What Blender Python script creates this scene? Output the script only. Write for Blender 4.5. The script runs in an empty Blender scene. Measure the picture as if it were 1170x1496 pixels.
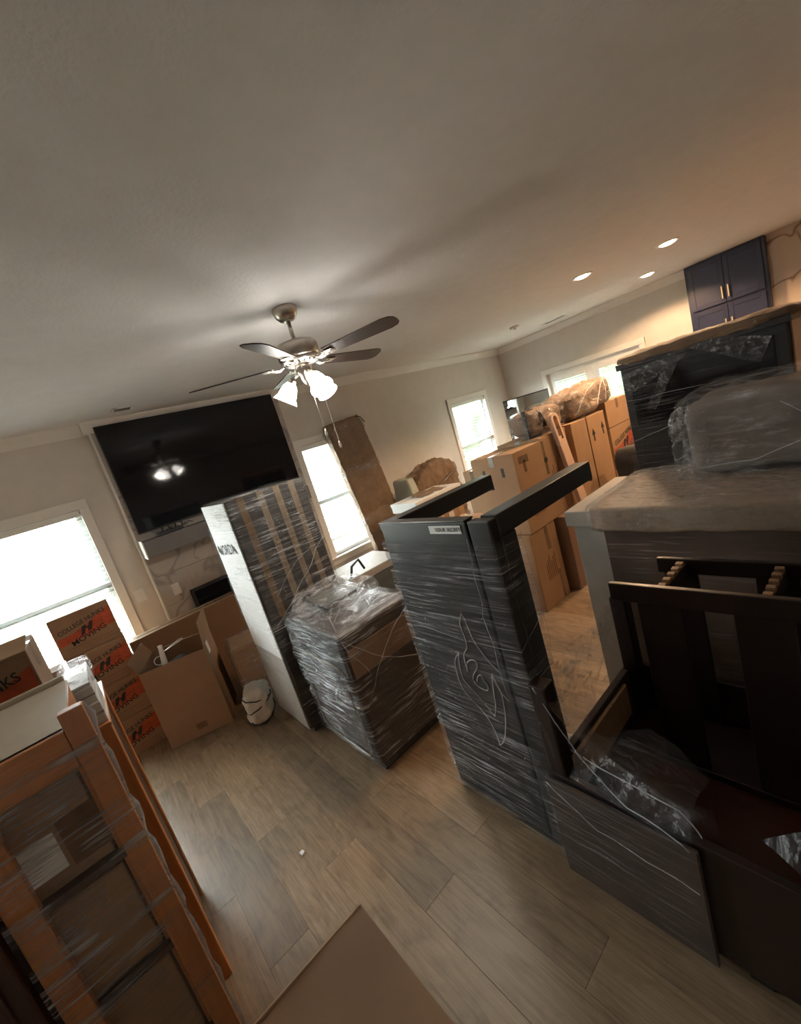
import bpy, math, random
from mathutils import Vector, Matrix, noise
random.seed(7)
R = math.radians
scene = bpy.context.scene
col = scene.collection

# ------------------------------------------------------------------ camera
def cam_axes(yaw, pitch, roll):
    f = Vector((math.sin(yaw)*math.cos(pitch), math.cos(yaw)*math.cos(pitch), -math.sin(pitch)))
    r0 = Vector((math.cos(yaw), -math.sin(yaw), 0)); u0 = r0.cross(f)
    return math.cos(roll)*r0+math.sin(roll)*u0, -math.sin(roll)*r0+math.cos(roll)*u0, f
cd = bpy.data.cameras.new('camera'); cam = bpy.data.objects.new('camera', cd); col.objects.link(cam)
cr, cu_, cf = cam_axes(R(37.3086), R(10.55), R(-17.0115))
cam.matrix_world = Matrix(((cr.x, cu_.x, -cf.x, 0), (cr.y, cu_.y, -cf.y, 0), (cr.z, cu_.z, -cf.z, 1.87), (0, 0, 0, 1)))
cd.sensor_fit = 'HORIZONTAL'; cd.sensor_width = 36; cd.lens = 612.45/1170*36; cd.clip_start = .02
scene.camera = cam

# ------------------------------------------------------------------ light
SKY, EXPO = 40.0, 0.28
w = bpy.data.worlds.new('sky'); scene.world = w; w.use_nodes = True
bg = w.node_tree.nodes['Background']; bg.inputs[0].default_value = (.97, .985, 1.0, 1); bg.inputs[1].default_value = SKY
def portal(name, loc, sx, sy, rot):
    l = bpy.data.lights.new(name, 'AREA'); l.shape = 'RECTANGLE'; l.size = sx; l.size_y = sy; l.cycles.is_portal = True
    o = bpy.data.objects.new(name, l); o.location = loc; o.rotation_euler = rot; col.objects.link(o)
portal('daylight_portal', (-.66, 4.90, 1.31), 1.7, 1.6, (R(-90), 0, 0))
portal('daylight_portal', (2.81, 4.90, 1.31), .9, 1.6, (R(-90), 0, 0))
portal('daylight_portal', (5.62, 4.90, 1.31), .95, 1.6, (R(-90), 0, 0))
portal('daylight_portal', (6.96, 3.17, 1.05), 2.0, 1.7, (R(-90), 0, R(-90)))
vs = scene.view_settings
vs.view_transform = 'Standard'; vs.look = 'None'; vs.gamma = 1; vs.use_curve_mapping = False; vs.exposure = EXPO
try:
    scene.cycles.max_bounces = 8; scene.cycles.diffuse_bounces = 5; scene.cycles.transparent_max_bounces = 16
    scene.cycles.caustics_reflective = False; scene.cycles.caustics_refractive = False
    scene.cycles.sample_clamp_indirect = 6
except Exception: pass

# ------------------------------------------------------------------ materials
M = {}
def nodes(name):
    m = bpy.data.materials.new(name); m.use_nodes = True; M[name] = m
    nt = m.node_tree; return m, nt, nt.nodes['Principled BSDF']
def L(nt, a, b): nt.links.new(a, b)
def texco(nt, scale=(1, 1, 1), rot=(0, 0, 0), kind='Object'):
    tc = nt.nodes.new('ShaderNodeTexCoord'); mp = nt.nodes.new('ShaderNodeMapping')
    mp.inputs['Scale'].default_value = scale; mp.inputs['Rotation'].default_value = rot
    L(nt, tc.outputs[kind], mp.inputs[0]); return mp.outputs[0]
def noise_n(nt, vec, scale=5, detail=4, rough=.55, dist=0):
    n = nt.nodes.new('ShaderNodeTexNoise'); n.inputs['Scale'].default_value = scale; n.inputs['Detail'].default_value = detail
    n.inputs['Roughness'].default_value = rough; n.inputs['Distortion'].default_value = dist
    L(nt, vec, n.inputs['Vector']); return n.outputs['Fac']
def ramp(nt, fac, stops):
    r = nt.nodes.new('ShaderNodeValToRGB'); e = r.color_ramp.elements
    while len(e) < len(stops): e.new(.5)
    for k, (p, c) in enumerate(stops):
        e[k].position = p; e[k].color = (*c, 1) if len(c) == 3 else c
    L(nt, fac, r.inputs[0]); return r.outputs[0]
def bump(nt, h, strength=.3, dist=.01):
    b = nt.nodes.new('ShaderNodeBump'); b.inputs['Strength'].default_value = strength; b.inputs['Distance'].default_value = dist
    L(nt, h, b.inputs['Height']); return b.outputs[0]
def mixc(nt, fac, a, b, mode='MIX'):
    m = nt.nodes.new('ShaderNodeMix'); m.data_type = 'RGBA'; m.blend_type = mode
    if isinstance(fac, float): m.inputs[0].default_value = fac
    else: L(nt, fac, m.inputs[0])
    for i, v in ((6, a), (7, b)):
        if isinstance(v, tuple): m.inputs[i].default_value = (*v, 1)
        else: L(nt, v, m.inputs[i])
    return m.outputs[2]
def plain(name, c, rough=.6, metal=0, var=.12, nscale=8, bmp=0, bscale=60, spec=.5, coat=0, stretch=(1, 1, 1)):
    m, nt, p = nodes(name)
    v = texco(nt, stretch); f = noise_n(nt, v, nscale)
    lo = tuple(x*(1-var) for x in c); hi = tuple(min(1, x*(1+var)) for x in c)
    L(nt, ramp(nt, f, [(.3, lo), (.7, hi)]), p.inputs['Base Color'])
    p.inputs['Roughness'].default_value = rough; p.inputs['Metallic'].default_value = metal
    p.inputs['Specular IOR Level'].default_value = spec; p.inputs['Coat Weight'].default_value = coat
    if bmp: L(nt, bump(nt, noise_n(nt, texco(nt, stretch), bscale, 3), bmp, .004), p.inputs['Normal'])
    return m
def emit(name, c, s):
    m, nt, p = nodes(name); p.inputs['Base Color'].default_value = (*c, 1)
    p.inputs['Emission Color'].default_value = (*c, 1); p.inputs['Emission Strength'].default_value = s; return m

plain('wall_paint', (.64, .60, .55), .85, var=.03, bmp=.12, bscale=140)
plain('ceiling_paint', (.74, .715, .69), .9, var=.03, bmp=.55, bscale=55)
plain('trim_paint', (.78, .76, .72), .45, var=.02)
plain('white_plastic', (.78, .78, .76), .4, var=.03)
plain('black_gloss', (.006, .006, .008), .06, var=.1, spec=.3)
plain('black_matte', (.012, .012, .014), .5, var=.2)
plain('charcoal', (.014, .0125, .012), .4, var=.2, bmp=.1)
plain('shelf_grey', (.16, .15, .145), .5, var=.06)
plain('navy', (.012, .014, .045), .4, var=.1)
plain('brass', (.75, .55, .28), .3, 1, var=.05)
plain('nickel', (.52, .47, .41), .28, 1, var=.06)
plain('chain_metal', (.7, .66, .6), .35, 1, var=.05)
plain('paper_white', (.72, .72, .70), .6, var=.04)
plain('cream', (.62, .55, .45), .6, var=.05)
plain('print_black', (.02, .018, .016), .8, var=.25, nscale=40)
plain('print_orange', (.36, .06, .02), .8, var=.25, nscale=25)
plain('print_brown', (.16, .08, .035), .8, var=.3, nscale=40)
plain('sticker_orange', (.95, .12, .02), .5, var=.03)
plain('label_white', (.8, .8, .78), .5, var=.02)
plain('tape_tan', (.17, .13, .085), .25, var=.18, nscale=20, spec=.6)
plain('tape_brown', (.13, .085, .045), .2, var=.25, nscale=25, spec=.7)
plain('blanket_dark', (.028, .024, .021), .8, var=.35, nscale=10, bmp=.4, bscale=30)
plain('board_dark_brown', (.055, .035, .025), .65, var=.2, bmp=.2, bscale=30)
plain('board_grey', (.36, .325, .28), .6, var=.08)
plain('paper_taupe', (.085, .045, .026), .7, var=.2, bmp=.3, bscale=20)
plain('cushion_taupe', (.17, .145, .12), .9, var=.15, bmp=.3)
plain('cushion_green', (.42, .45, .38), .9, var=.1, bmp=.3)
plain('case_green', (.10, .105, .095), .6, var=.2)
plain('bag_white', (.55, .51, .45), .75, var=.1, bmp=.3, bscale=20)
plain('cord_black', (.012, .012, .012), .5, var=.1)
plain('lawn_green', (.37, .37, .28), .95, var=.3, nscale=3)
plain('leaf_green', (.06, .125, .045), .9, var=.5, nscale=9, bmp=.8, bscale=12)
plain('bark', (.12, .085, .06), .9, var=.3, bmp=.5)
plain('fascia_paint', (.7, .7, .68), .8, var=.03)
plain('plywood_edge', (.36, .22, .12), .6, var=.25, nscale=60)
plain('post_wood', (.66, .46, .34), .6, var=.06, nscale=3, stretch=(8, 8, 1))
emit('lamp_glass', (1, .95, .88), 22)
emit('can_lens', (1, .80, .58), 22)

def wood(name, dark, light, rough=.4, axis='z', coat=.2):
    m, nt, p = nodes(name)
    st = {'z': (14, 14, .8), 'y': (14, .8, 14), 'x': (.8, 14, 14)}[axis]
    f = noise_n(nt, texco(nt, st), 3, 6, .65, 1.2)
    L(nt, ramp(nt, f, [(.25, dark), (.75, light)]), p.inputs['Base Color'])
    p.inputs['Roughness'].default_value = rough; p.inputs['Coat Weight'].default_value = coat; p.inputs['Coat Roughness'].default_value = .25
    L(nt, bump(nt, f, .08, .003), p.inputs['Normal']); return m
wood('orange_wood', (.42, .15, .042), (.60, .25, .08), .4)
wood('orange_wood_flat', (.42, .15, .042), (.60, .25, .08), .4, 'x')
wood('red_brown_wood', (.045, .018, .011), (.085, .034, .02), .45)
wood('espresso_wood', (.008, .0035, .0025), (.017, .007, .005), .4, 'z', .1)
wood('espresso_flat', (.02, .006, .004), (.05, .013, .007), .3, 'y')

def cardboard(name, c, v=.12, rough=.75):
    m, nt, p = nodes(name)
    vec = texco(nt); f = noise_n(nt, vec, 3, 5, .6)
    f2 = noise_n(nt, texco(nt, (1, 1, 40)), 6, 2)
    a = ramp(nt, f, [(.3, tuple(x*(1-v) for x in c)), (.7, tuple(x*(1+v) for x in c))])
    oi = nt.nodes.new('ShaderNodeObjectInfo')
    b = mixc(nt, .18, a, ramp(nt, oi.outputs['Random'], [(0, tuple(x*.7 for x in c)), (1, tuple(x*1.2 for x in c))]))
    L(nt, b, p.inputs['Base Color']); p.inputs['Roughness'].default_value = rough
    L(nt, bump(nt, f2, .12, .003), p.inputs['Normal']); return m
cardboard('cardboard', (.36, .215, .115))
cardboard('cardboard_dark', (.25, .145, .08))
cardboard('cardboard_light', (.42, .27, .16))
cardboard('kraft_wrap', (.30, .19, .115), .2, .45)

m, nt, p = nodes('kraft_paper')       # crumpled packing paper
f = noise_n(nt, texco(nt), 6, 6, .6, .6)
L(nt, ramp(nt, f, [(.3, (.22, .14, .085)), (.7, (.34, .225, .14))]), p.inputs['Base Color'])
p.inputs['Roughness'].default_value = .62
L(nt, bump(nt, noise_n(nt, texco(nt, (1, 1, 2.5)), 20, 6, .65, 1.5), 1.0, .03), p.inputs['Normal'])

m, nt, p = nodes('oak_plank')         # grey-brown vinyl oak, grain along y
oi = nt.nodes.new('ShaderNodeObjectInfo')
tc = nt.nodes.new('ShaderNodeTexCoord'); addv = nt.nodes.new('ShaderNodeVectorMath'); addv.operation = 'ADD'
sc_ = nt.nodes.new('ShaderNodeVectorMath'); sc_.operation = 'SCALE'; sc_.inputs[3].default_value = 37
cmb = nt.nodes.new('ShaderNodeCombineXYZ'); L(nt, oi.outputs['Random'], cmb.inputs[0]); L(nt, oi.outputs['Random'], cmb.inputs[1]); L(nt, oi.outputs['Random'], cmb.inputs[2])
L(nt, cmb.outputs[0], sc_.inputs[0]); L(nt, tc.outputs['Object'], addv.inputs[0]); L(nt, sc_.outputs[0], addv.inputs[1])
mp = nt.nodes.new('ShaderNodeMapping'); mp.inputs['Scale'].default_value = (34, 1.6, 1); L(nt, addv.outputs[0], mp.inputs[0])
g = noise_n(nt, mp.outputs[0], 2.2, 7, .65, .9)
mp2 = nt.nodes.new('ShaderNodeMapping'); mp2.inputs['Scale'].default_value = (4, 2, 1); L(nt, addv.outputs[0], mp2.inputs[0])
g2 = noise_n(nt, mp2.outputs[0], 2, 4, .6, 1.5)
grain = ramp(nt, g, [(.28, (.16, .108, .066)), (.5, (.24, .174, .113)), (.72, (.315, .238, .16))])
blot = ramp(nt, g2, [(.3, (.70, .66, .62)), (.55, (1, 1, 1))])
tone = ramp(nt, oi.outputs['Random'], [(0, (.74, .72, .70)), (1, (1.16, 1.10, 1.02))])
L(nt, mixc(nt, 1.0, mixc(nt, 1.0, grain, blot, 'MULTIPLY'), tone, 'MULTIPLY'), p.inputs['Base Color'])
p.inputs['Roughness'].default_value = .42
L(nt, bump(nt, g, .12, .002), p.inputs['Normal'])

def marble(name, base, vein, sc, w_):
    m, nt, p = nodes(name)
    v = texco(nt, (1, 1, 1), kind='Object'); oi = nt.nodes.new('ShaderNodeObjectInfo')
    ad = nt.nodes.new('ShaderNodeVectorMath'); ad.operation = 'ADD'; cb = nt.nodes.new('ShaderNodeCombineXYZ')
    mu = nt.nodes.new('ShaderNodeMath'); mu.operation = 'MULTIPLY'; mu.inputs[1].default_value = 19; L(nt, oi.outputs['Random'], mu.inputs[0])
    L(nt, mu.outputs[0], cb.inputs[0]); L(nt, mu.outputs[0], cb.inputs[2]); L(nt, v, ad.inputs[0]); L(nt, cb.outputs[0], ad.inputs[1])
    f = noise_n(nt, ad.outputs[0], sc, 3, .5, 1.2)
    c = ramp(nt, f, [(0, base), (.5-w_, base), (.5, vein), (.5+w_, base), (1, base)])
    L(nt, c, p.inputs['Base Color']); p.inputs['Roughness'].default_value = .22; return m
marble('marble_tile', (.46, .42, .38), (.30, .27, .25), 1.6, .03)
marble('marble_slab', (.52, .41, .32), (.20, .12, .07), 1.5, .014)

def film_mat(name, stretch, rot, base, amt, tint=(.86, .88, .92), scale=3.0, rough=.16, bs=.8, rot2=None, lo=.50, hi=.66):
    m, nt, p = nodes(name); out = nt.nodes['Material Output']
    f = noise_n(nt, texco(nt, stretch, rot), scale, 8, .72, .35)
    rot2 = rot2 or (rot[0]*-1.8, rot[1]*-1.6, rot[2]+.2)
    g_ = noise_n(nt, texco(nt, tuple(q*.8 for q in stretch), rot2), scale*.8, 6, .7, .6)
    a = ramp(nt, f, [(lo, (0, 0, 0)), (hi, (1, 1, 1))]); a2 = ramp(nt, g_, [(lo+.03, (0, 0, 0)), (hi+.04, (1, 1, 1))])  # streaks of whitish opacity: film folds, with highlights painted in
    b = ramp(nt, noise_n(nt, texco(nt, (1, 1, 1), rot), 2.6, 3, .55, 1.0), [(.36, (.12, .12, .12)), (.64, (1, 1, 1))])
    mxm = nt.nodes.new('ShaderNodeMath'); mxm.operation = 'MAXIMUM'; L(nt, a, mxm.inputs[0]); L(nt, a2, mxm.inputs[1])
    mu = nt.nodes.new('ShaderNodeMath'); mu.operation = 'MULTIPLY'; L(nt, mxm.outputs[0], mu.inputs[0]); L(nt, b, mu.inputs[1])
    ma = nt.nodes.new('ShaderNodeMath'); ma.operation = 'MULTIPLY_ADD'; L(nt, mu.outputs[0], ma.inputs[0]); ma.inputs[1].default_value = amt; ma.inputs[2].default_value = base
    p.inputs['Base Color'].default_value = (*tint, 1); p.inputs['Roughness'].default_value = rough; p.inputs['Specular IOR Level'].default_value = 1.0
    p.inputs['Coat Weight'].default_value = .8; p.inputs['Coat Roughness'].default_value = .1
    nb = bump(nt, f, bs, .03); L(nt, nb, p.inputs['Normal']); L(nt, nb, p.inputs['Coat Normal'])
    tr = nt.nodes.new('ShaderNodeBsdfTransparent'); mx = nt.nodes.new('ShaderNodeMixShader')
    L(nt, ma.outputs[0], mx.inputs[0]); L(nt, tr.outputs[0], mx.inputs[1]); L(nt, p.outputs[0], mx.inputs[2]); L(nt, mx.outputs[0], out.inputs['Surface'])
    return m
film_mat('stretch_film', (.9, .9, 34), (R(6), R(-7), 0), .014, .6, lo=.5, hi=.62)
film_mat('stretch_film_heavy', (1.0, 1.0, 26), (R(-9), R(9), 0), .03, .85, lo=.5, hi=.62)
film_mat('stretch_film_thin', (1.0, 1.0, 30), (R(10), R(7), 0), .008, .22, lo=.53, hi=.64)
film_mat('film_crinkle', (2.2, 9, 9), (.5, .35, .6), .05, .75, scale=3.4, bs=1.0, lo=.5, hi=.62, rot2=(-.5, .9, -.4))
film_mat('film_crumpled_glare', (3, 9, 6), (.2, .1, .3), .30, .35, (.50, .43, .36), scale=4, bs=.8, rough=.15, lo=.45).node_tree.nodes['Principled BSDF'].inputs['IOR'].default_value = 2.1  # raised opacity and IOR build the dresser-top glare into this film
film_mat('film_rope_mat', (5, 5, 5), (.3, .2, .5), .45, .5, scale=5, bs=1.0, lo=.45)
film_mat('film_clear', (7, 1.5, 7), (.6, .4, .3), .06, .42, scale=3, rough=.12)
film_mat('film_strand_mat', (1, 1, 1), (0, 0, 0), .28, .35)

m, nt, p = nodes('window_glass'); out = nt.nodes['Material Output']
tr = nt.nodes.new('ShaderNodeBsdfTransparent'); tr.inputs[0].default_value = (.93, .97, .96, 1)
gl = nt.nodes.new('ShaderNodeBsdfGlossy'); gl.inputs['Roughness'].default_value = .02
mx = nt.nodes.new('ShaderNodeMixShader'); mx.inputs[0].default_value = .06
L(nt, tr.outputs[0], mx.inputs[1]); L(nt, gl.outputs[0], mx.inputs[2]); L(nt, mx.outputs[0], out.inputs['Surface'])
m, nt, p = nodes('mirror_glass'); p.inputs['Metallic'].default_value = 1; p.inputs['Roughness'].default_value = .02; p.inputs['Base Color'].default_value = (.82, .85, .85, 1)
for nm_, fr in (('blind_slat', .16), ('vinyl_frame', .12)):
    m, nt, p = nodes(nm_); p.inputs['Base Color'].default_value = (.82, .84, .84, 1); p.inputs['Roughness'].default_value = .5
    tl = nt.nodes.new('ShaderNodeBsdfTranslucent'); tl.inputs[0].default_value = (.80, .86, .88, 1); mx = nt.nodes.new('ShaderNodeMixShader'); mx.inputs[0].default_value = fr
    L(nt, p.outputs[0], mx.inputs[1]); L(nt, tl.outputs[0], mx.inputs[2]); L(nt, mx.outputs[0], nt.nodes['Material Output'].inputs['Surface'])

# ------------------------------------------------------------------ builders
class MB:
    def __init__(s): s.v = []; s.f = []
    def add(s, vs_, fs):
        o = len(s.v); s.v += [tuple(x) for x in vs_]; s.f += [tuple(i+o for i in q) for q in fs]; return s
    def box(s, x0, x1, y0, y1, z0, z1, M_=None):
        vv = [Vector((x, y, z)) for z in (z0, z1) for y in (y0, y1) for x in (x0, x1)]
        if M_: vv = [M_ @ q for q in vv]
        return s.add(vv, [(0, 2, 3, 1), (4, 5, 7, 6), (0, 1, 5, 4), (2, 6, 7, 3), (0, 4, 6, 2), (1, 3, 7, 5)])
    def tube(s, pts, r, n=8, cap=True):
        pts = [Vector(q) for q in pts]; rs = r if isinstance(r, (list, tuple)) else [r]*len(pts)
        rings = []; up = None
        for i, q in enumerate(pts):
            t = (pts[min(i+1, len(pts)-1)]-pts[max(i-1, 0)]).normalized()
            if up is None: up = Vector((0, 0, 1)) if abs(t.z) < .9 else Vector((1, 0, 0))
            a = t.cross(up).normalized(); up = a.cross(t).normalized()
            rings.append([q+rs[i]*(math.cos(2*math.pi*k/n)*a+math.sin(2*math.pi*k/n)*up) for k in range(n)])
        fs = [(i*n+k, i*n+(k+1) % n, (i+1)*n+(k+1) % n, (i+1)*n+k) for i in range(len(pts)-1) for k in range(n)]
        if cap: fs += [tuple(range(n))[::-1], tuple((len(pts)-1)*n+k for k in range(n))]
        return s.add([q for g_ in rings for q in g_], fs)
    def lathe(s, prof, n=24, M_=None, cap=True):
        vv = [Vector((r*math.cos(2*math.pi*k/n), r*math.sin(2*math.pi*k/n), z)) for r, z in prof for k in range(n)]
        if M_: vv = [M_ @ q for q in vv]
        fs = [(i*n+k, i*n+(k+1) % n, (i+1)*n+(k+1) % n, (i+1)*n+k) for i in range(len(prof)-1) for k in range(n)]
        if cap: fs += [tuple(range(n))[::-1], tuple((len(prof)-1)*n+k for k in range(n))]
        return s.add(vv, fs)
    def prism(s, pts, d, M_=None):      # 2D outline in xz, extruded along y by d
        n = len(pts); vv = [Vector((x, 0, z)) for x, z in pts]+[Vector((x, d, z)) for x, z in pts]
        if M_: vv = [M_ @ q for q in vv]
        return s.add(vv, [tuple(range(n)), tuple(range(n, 2*n))[::-1]]+[(i, i+n, (i+1) % n+n, (i+1) % n) for i in range(n)])
    def sheet(s, a, b, c, d, nu=10, nv=10, amp=.02, freq=6, seed=0):   # wavy film quad a-b-c-d
        a, b, c, d = map(Vector, (a, b, c, d)); nn = (b-a).cross(d-a).normalized(); vv = []
        for j in range(nv+1):
            for i in range(nu+1):
                u, v = i/nu, j/nv
                q = (a*(1-u)+b*u)*(1-v)+(d*(1-u)+c*u)*v
                vv.append(q+nn*amp*noise.noise(q*freq+Vector((seed, seed*2, 0))))
        return s.add(vv, [(j*(nu+1)+i, j*(nu+1)+i+1, (j+1)*(nu+1)+i+1, (j+1)*(nu+1)+i) for j in range(nv) for i in range(nu)])
    def soft(s, c, size, n=10, rnd=.35, amp=.02, freq=5, seed=0, M_=None, ridge=False, shape=None):
        c = Vector(c); size = Vector(size); idx = {}; vv = []; fs = []
        def pt(i, j, k):
            key = (i, j, k)
            if key not in idx:
                q = Vector((2*i/n-1, 2*j/n-1, 2*k/n-1)); m_ = 1-rnd
                inn = Vector([max(-m_, min(m_, t)) for t in q]); d = q-inn
                if d.length > 1e-6: d = d.normalized()*min(rnd, max(abs(t) for t in d))
                nn = (d if d.length > 1e-6 else q).normalized(); q = inn+d
                if shape: q = Vector(shape(q))
                w_ = Vector((q.x*size.x/2, q.y*size.y/2, q.z*size.z/2))
                h = noise.noise(w_*freq+Vector((seed*7.1, seed*3.3, seed)))
                if ridge: h = (1-2*abs(h))*.8 + .5*noise.noise(w_*freq*2.7+Vector((seed, 0, seed)))
                w_ = w_+nn*amp*h
                if M_: w_ = M_ @ w_
                idx[key] = len(vv); vv.append(w_+c)
            return idx[key]
        for a in range(n):
            for b in range(n):
                fs += [(pt(a, b, 0), pt(a, b+1, 0), pt(a+1, b+1, 0), pt(a+1, b, 0)), (pt(a, b, n), pt(a+1, b, n), pt(a+1, b+1, n), pt(a, b+1, n)),
                       (pt(a, 0, b), pt(a+1, 0, b), pt(a+1, 0, b+1), pt(a, 0, b+1)), (pt(a, n, b), pt(a, n, b+1), pt(a+1, n, b+1), pt(a+1, n, b)),
                       (pt(0, a, b), pt(0, a, b+1), pt(0, a+1, b+1), pt(0, a+1, b)), (pt(n, a, b), pt(n, a+1, b), pt(n, a+1, b+1), pt(n, a, b+1))]
        return s.add(vv, fs)
    def mesh(s, name, mat):
        me = bpy.data.meshes.new(name); me.from_pydata(s.v, [], s.f); me.update()
        me.materials.append(M[mat]); return me
    def build(s, name, mat, parent=None, bevel=0, smooth=False, loc=(0, 0, 0), rot=None):
        return place(name, s.mesh(name, mat), parent, bevel, smooth, loc, rot)
def place(name, me, parent=None, bevel=0, smooth=False, loc=(0, 0, 0), rot=None):
    o = bpy.data.objects.new(name, me); col.objects.link(o); o.parent = parent; o.location = loc
    if rot: o.rotation_euler = rot
    if smooth:
        for q in me.polygons: q.use_smooth = True
    if bevel:
        b = o.modifiers.new('bevel', 'BEVEL'); b.width = bevel; b.segments = 2; b.limit_method = 'ANGLE'; b.angle_limit = R(40)
    return o
def tag(o, label, cat, group=None):
    o['label'] = label; o['category'] = cat
    if group: o['group'] = group
    return o
def struct(o): o['kind'] = 'structure'; return o
def thing(name, label, cat, loc=(0, 0, 0), rz=0, group=None):
    o = bpy.data.objects.new(name, None); o.empty_display_size = .1; col.objects.link(o)
    o.location = loc; o.rotation_euler = (0, 0, rz); return tag(o, label, cat, group)
def sroot(name, loc=(0, 0, 0), rot=(0, 0, 0)):
    o = bpy.data.objects.new(name, None); col.objects.link(o); o.location = loc; o.rotation_euler = rot; return struct(o)
B = lambda *a: MB().box(*a)

# lettering meshes, made once (flat print)
TXT = {}
def text_mesh(body, mat, bold=.012):
    key = (body, mat)
    if key not in TXT:
        c = bpy.data.curves.new('t', 'FONT'); c.body = body; c.align_x = 'CENTER'; c.align_y = 'CENTER'; c.size = 1; c.extrude = .004; c.offset = bold; c.resolution_u = 3
        o = bpy.data.objects.new('t', c); col.objects.link(o)
        me = bpy.data.meshes.new_from_object(o.evaluated_get(bpy.context.evaluated_depsgraph_get()))
        bpy.data.objects.remove(o); bpy.data.curves.remove(c)
        me.materials.clear(); me.materials.append(M[mat]); TXT[key] = me
    return TXT[key]
for b_, m_ in (('COLLEGE HUNKS', 'print_black'), ('MOVING', 'print_black'), ('H', 'print_black'), ('NORDA', 'print_black'), ('YOUR SECRET', 'print_black')):
    text_mesh(b_, m_)
def lettering(parent, body, mat, size, loc, face='-y', tilt=0, sx=1):
    me = text_mesh(body, mat); o = bpy.data.objects.new('lettering', me); col.objects.link(o); o.parent = parent
    base = {'-y': Matrix.Rotation(R(90), 4, 'X'), '-x': Matrix.Rotation(R(-90), 4, 'Z') @ Matrix.Rotation(R(90), 4, 'X')}[face]
    o.matrix_local = Matrix.Translation(loc) @ base @ Matrix.Rotation(tilt, 4, 'Z') @ Matrix.Diagonal((size*sx, size, .25*size+.02, 1)); return o

# ------------------------------------------------------------------ room shell
CEIL, YB, XR, XL, YF = 2.74, 4.72, 6.78, -3.0, -3.5
floor = struct(B(XL, XR+.1, YF, YB+.1, -.12, -.006).build('floor', 'oak_plank'))
PW, PL = .18, 1.22
full = B(0, PW-.0009, 0, PL-.001, -.008, 0).mesh('plank', 'oak_plank')
x = -1.44; row = 0
while x < XR-.01:
    y = -.2-((row*.43+random.random()*.15) % 1.0)*PL
    while y < YB:
        y0, y1 = max(y, -.2), min(y+PL, YB)
        if y1-y0 > .05:
            if y1-y0 > PL-.001 and x+PW <= XR: place('plank', full, floor, .0007, loc=(x, y0, 0))
            else: B(0, min(PW, XR-x)-.0009, 0, y1-y0-.001, -.008, 0).build('plank', 'oak_plank', floor, .0007, loc=(x, y0, 0))
        y += PL
    x += PW; row += 1
struct(B(XL-.1, XR+.1, YF-.1, YB+.1, CEIL, CEIL+.1).build('ceiling', 'ceiling_paint'))
def wall_y(name, y0, y1, xa, xb, holes, mat='wall_paint'):      # wall in xz with window holes (x0,x1,z0,z1)
    mb = MB(); cur = xa
    for (a, b, c, d) in sorted(holes):
        mb.box(cur, a, y0, y1, 0, CEIL); mb.box(a, b, y0, y1, 0, c); mb.box(a, b, y0, y1, d, CEIL); cur = b
    mb.box(cur, xb, y0, y1, 0, CEIL); return struct(mb.build(name, mat))
WZ0, WZ1 = .59, 2.03
WIN = [(-1.46, .145), (2.405, 3.22), (5.19, 6.06)]
wall_y('wall_back', YB, YB+.14, XL-.1, XR+.14, [(a, b, WZ0, WZ1) for a, b in WIN])
mb = MB(); DY0, DY1, DZ = 2.44, 3.91, 2.04
mb.box(XR, XR+.14, YF, DY0, 0, CEIL); mb.box(XR, XR+.14, DY1, YB, 0, CEIL); mb.box(XR, XR+.14, DY0, DY1, DZ, CEIL)
struct(mb.build('wall_right', 'wall_paint'))
struct(B(XL-.1, XL, YF-.1, YB, 0, CEIL).build('wall_left', 'wall_paint'))
struct(B(XL-.1, XR+.14, YF-.1, YF, 0, CEIL).build('wall_front', 'wall_paint'))
CP = [(0, 0), (.085, 0), (.085, -.012), (.06, -.03), (.03, -.062), (.016, -.085), (.012, -.10), (0, -.10)]   # crown profile (out, down)
def crown(name, p0, p1, out):
    p0, p1, out = Vector(p0), Vector(p1), Vector(out); n = len(CP); mb = MB()
    vv = [p0+out*a+Vector((0, 0, b)) for a, b in CP]+[p1+out*a+Vector((0, 0, b)) for a, b in CP]
    mb.add(vv, [(i, (i+1) % n, (i+1) % n+n, i+n) for i in range(n)]+[tuple(range(n))[::-1], tuple(range(n, 2*n))])
    return struct(mb.build(name, 'trim_paint'))
BX0, BX1, BY = .447, 2.30, 4.655      # chimney breast
crown('trim_1', (XL, YB, CEIL), (BX0, YB, CEIL), (0, -1, 0)); crown('trim_2', (BX1, YB, CEIL), (XR, YB, CEIL), (0, -1, 0))
crown('trim_3', (BX0-.05, BY, CEIL), (BX1+.05, BY, CEIL), (0, -.75, 0)); crown('trim_4', (XR, YB, CEIL), (XR, 1.76, CEIL), (-1, 0, 0))
for nm, a in (('baseboard_back', (BX1, XR, YB-.016, YB, 0, .12)), ('baseboard_right', (XR-.016, XR, 3.99, YB, 0, .12)), ('baseboard_left', (XL, XL+.016, YF, YB, 0, .12))):
    struct(B(*a).build(nm, 'trim_paint', bevel=.004))
# chimney breast faced with large marble tiles
ch = struct(B(BX0, BX1, BY, YB, 0, CEIL-.0).build('wall_chimney', 'trim_paint'))
struct(B(BX0-.012, BX0+.006, BY-.012, YB, 0, CEIL-.1).build('trim_5', 'trim_paint', bevel=.003))
tw, th = .605, .302
for j in range(9):
    for i in range(-1, 4):
        a = BX0+.006+i*tw+(tw/2 if j % 2 else 0); b = a+tw-.003; z0 = j*th; z1 = min(z0+th-.003, CEIL-.1)
        a, b = max(a, BX0+.006), min(b, BX1)
        if b-a > .03: B(0, b-a, 0, .01, 0, z1-z0).build('tile', 'marble_tile', ch, .001, loc=(a, BY-.008, z0))
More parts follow.
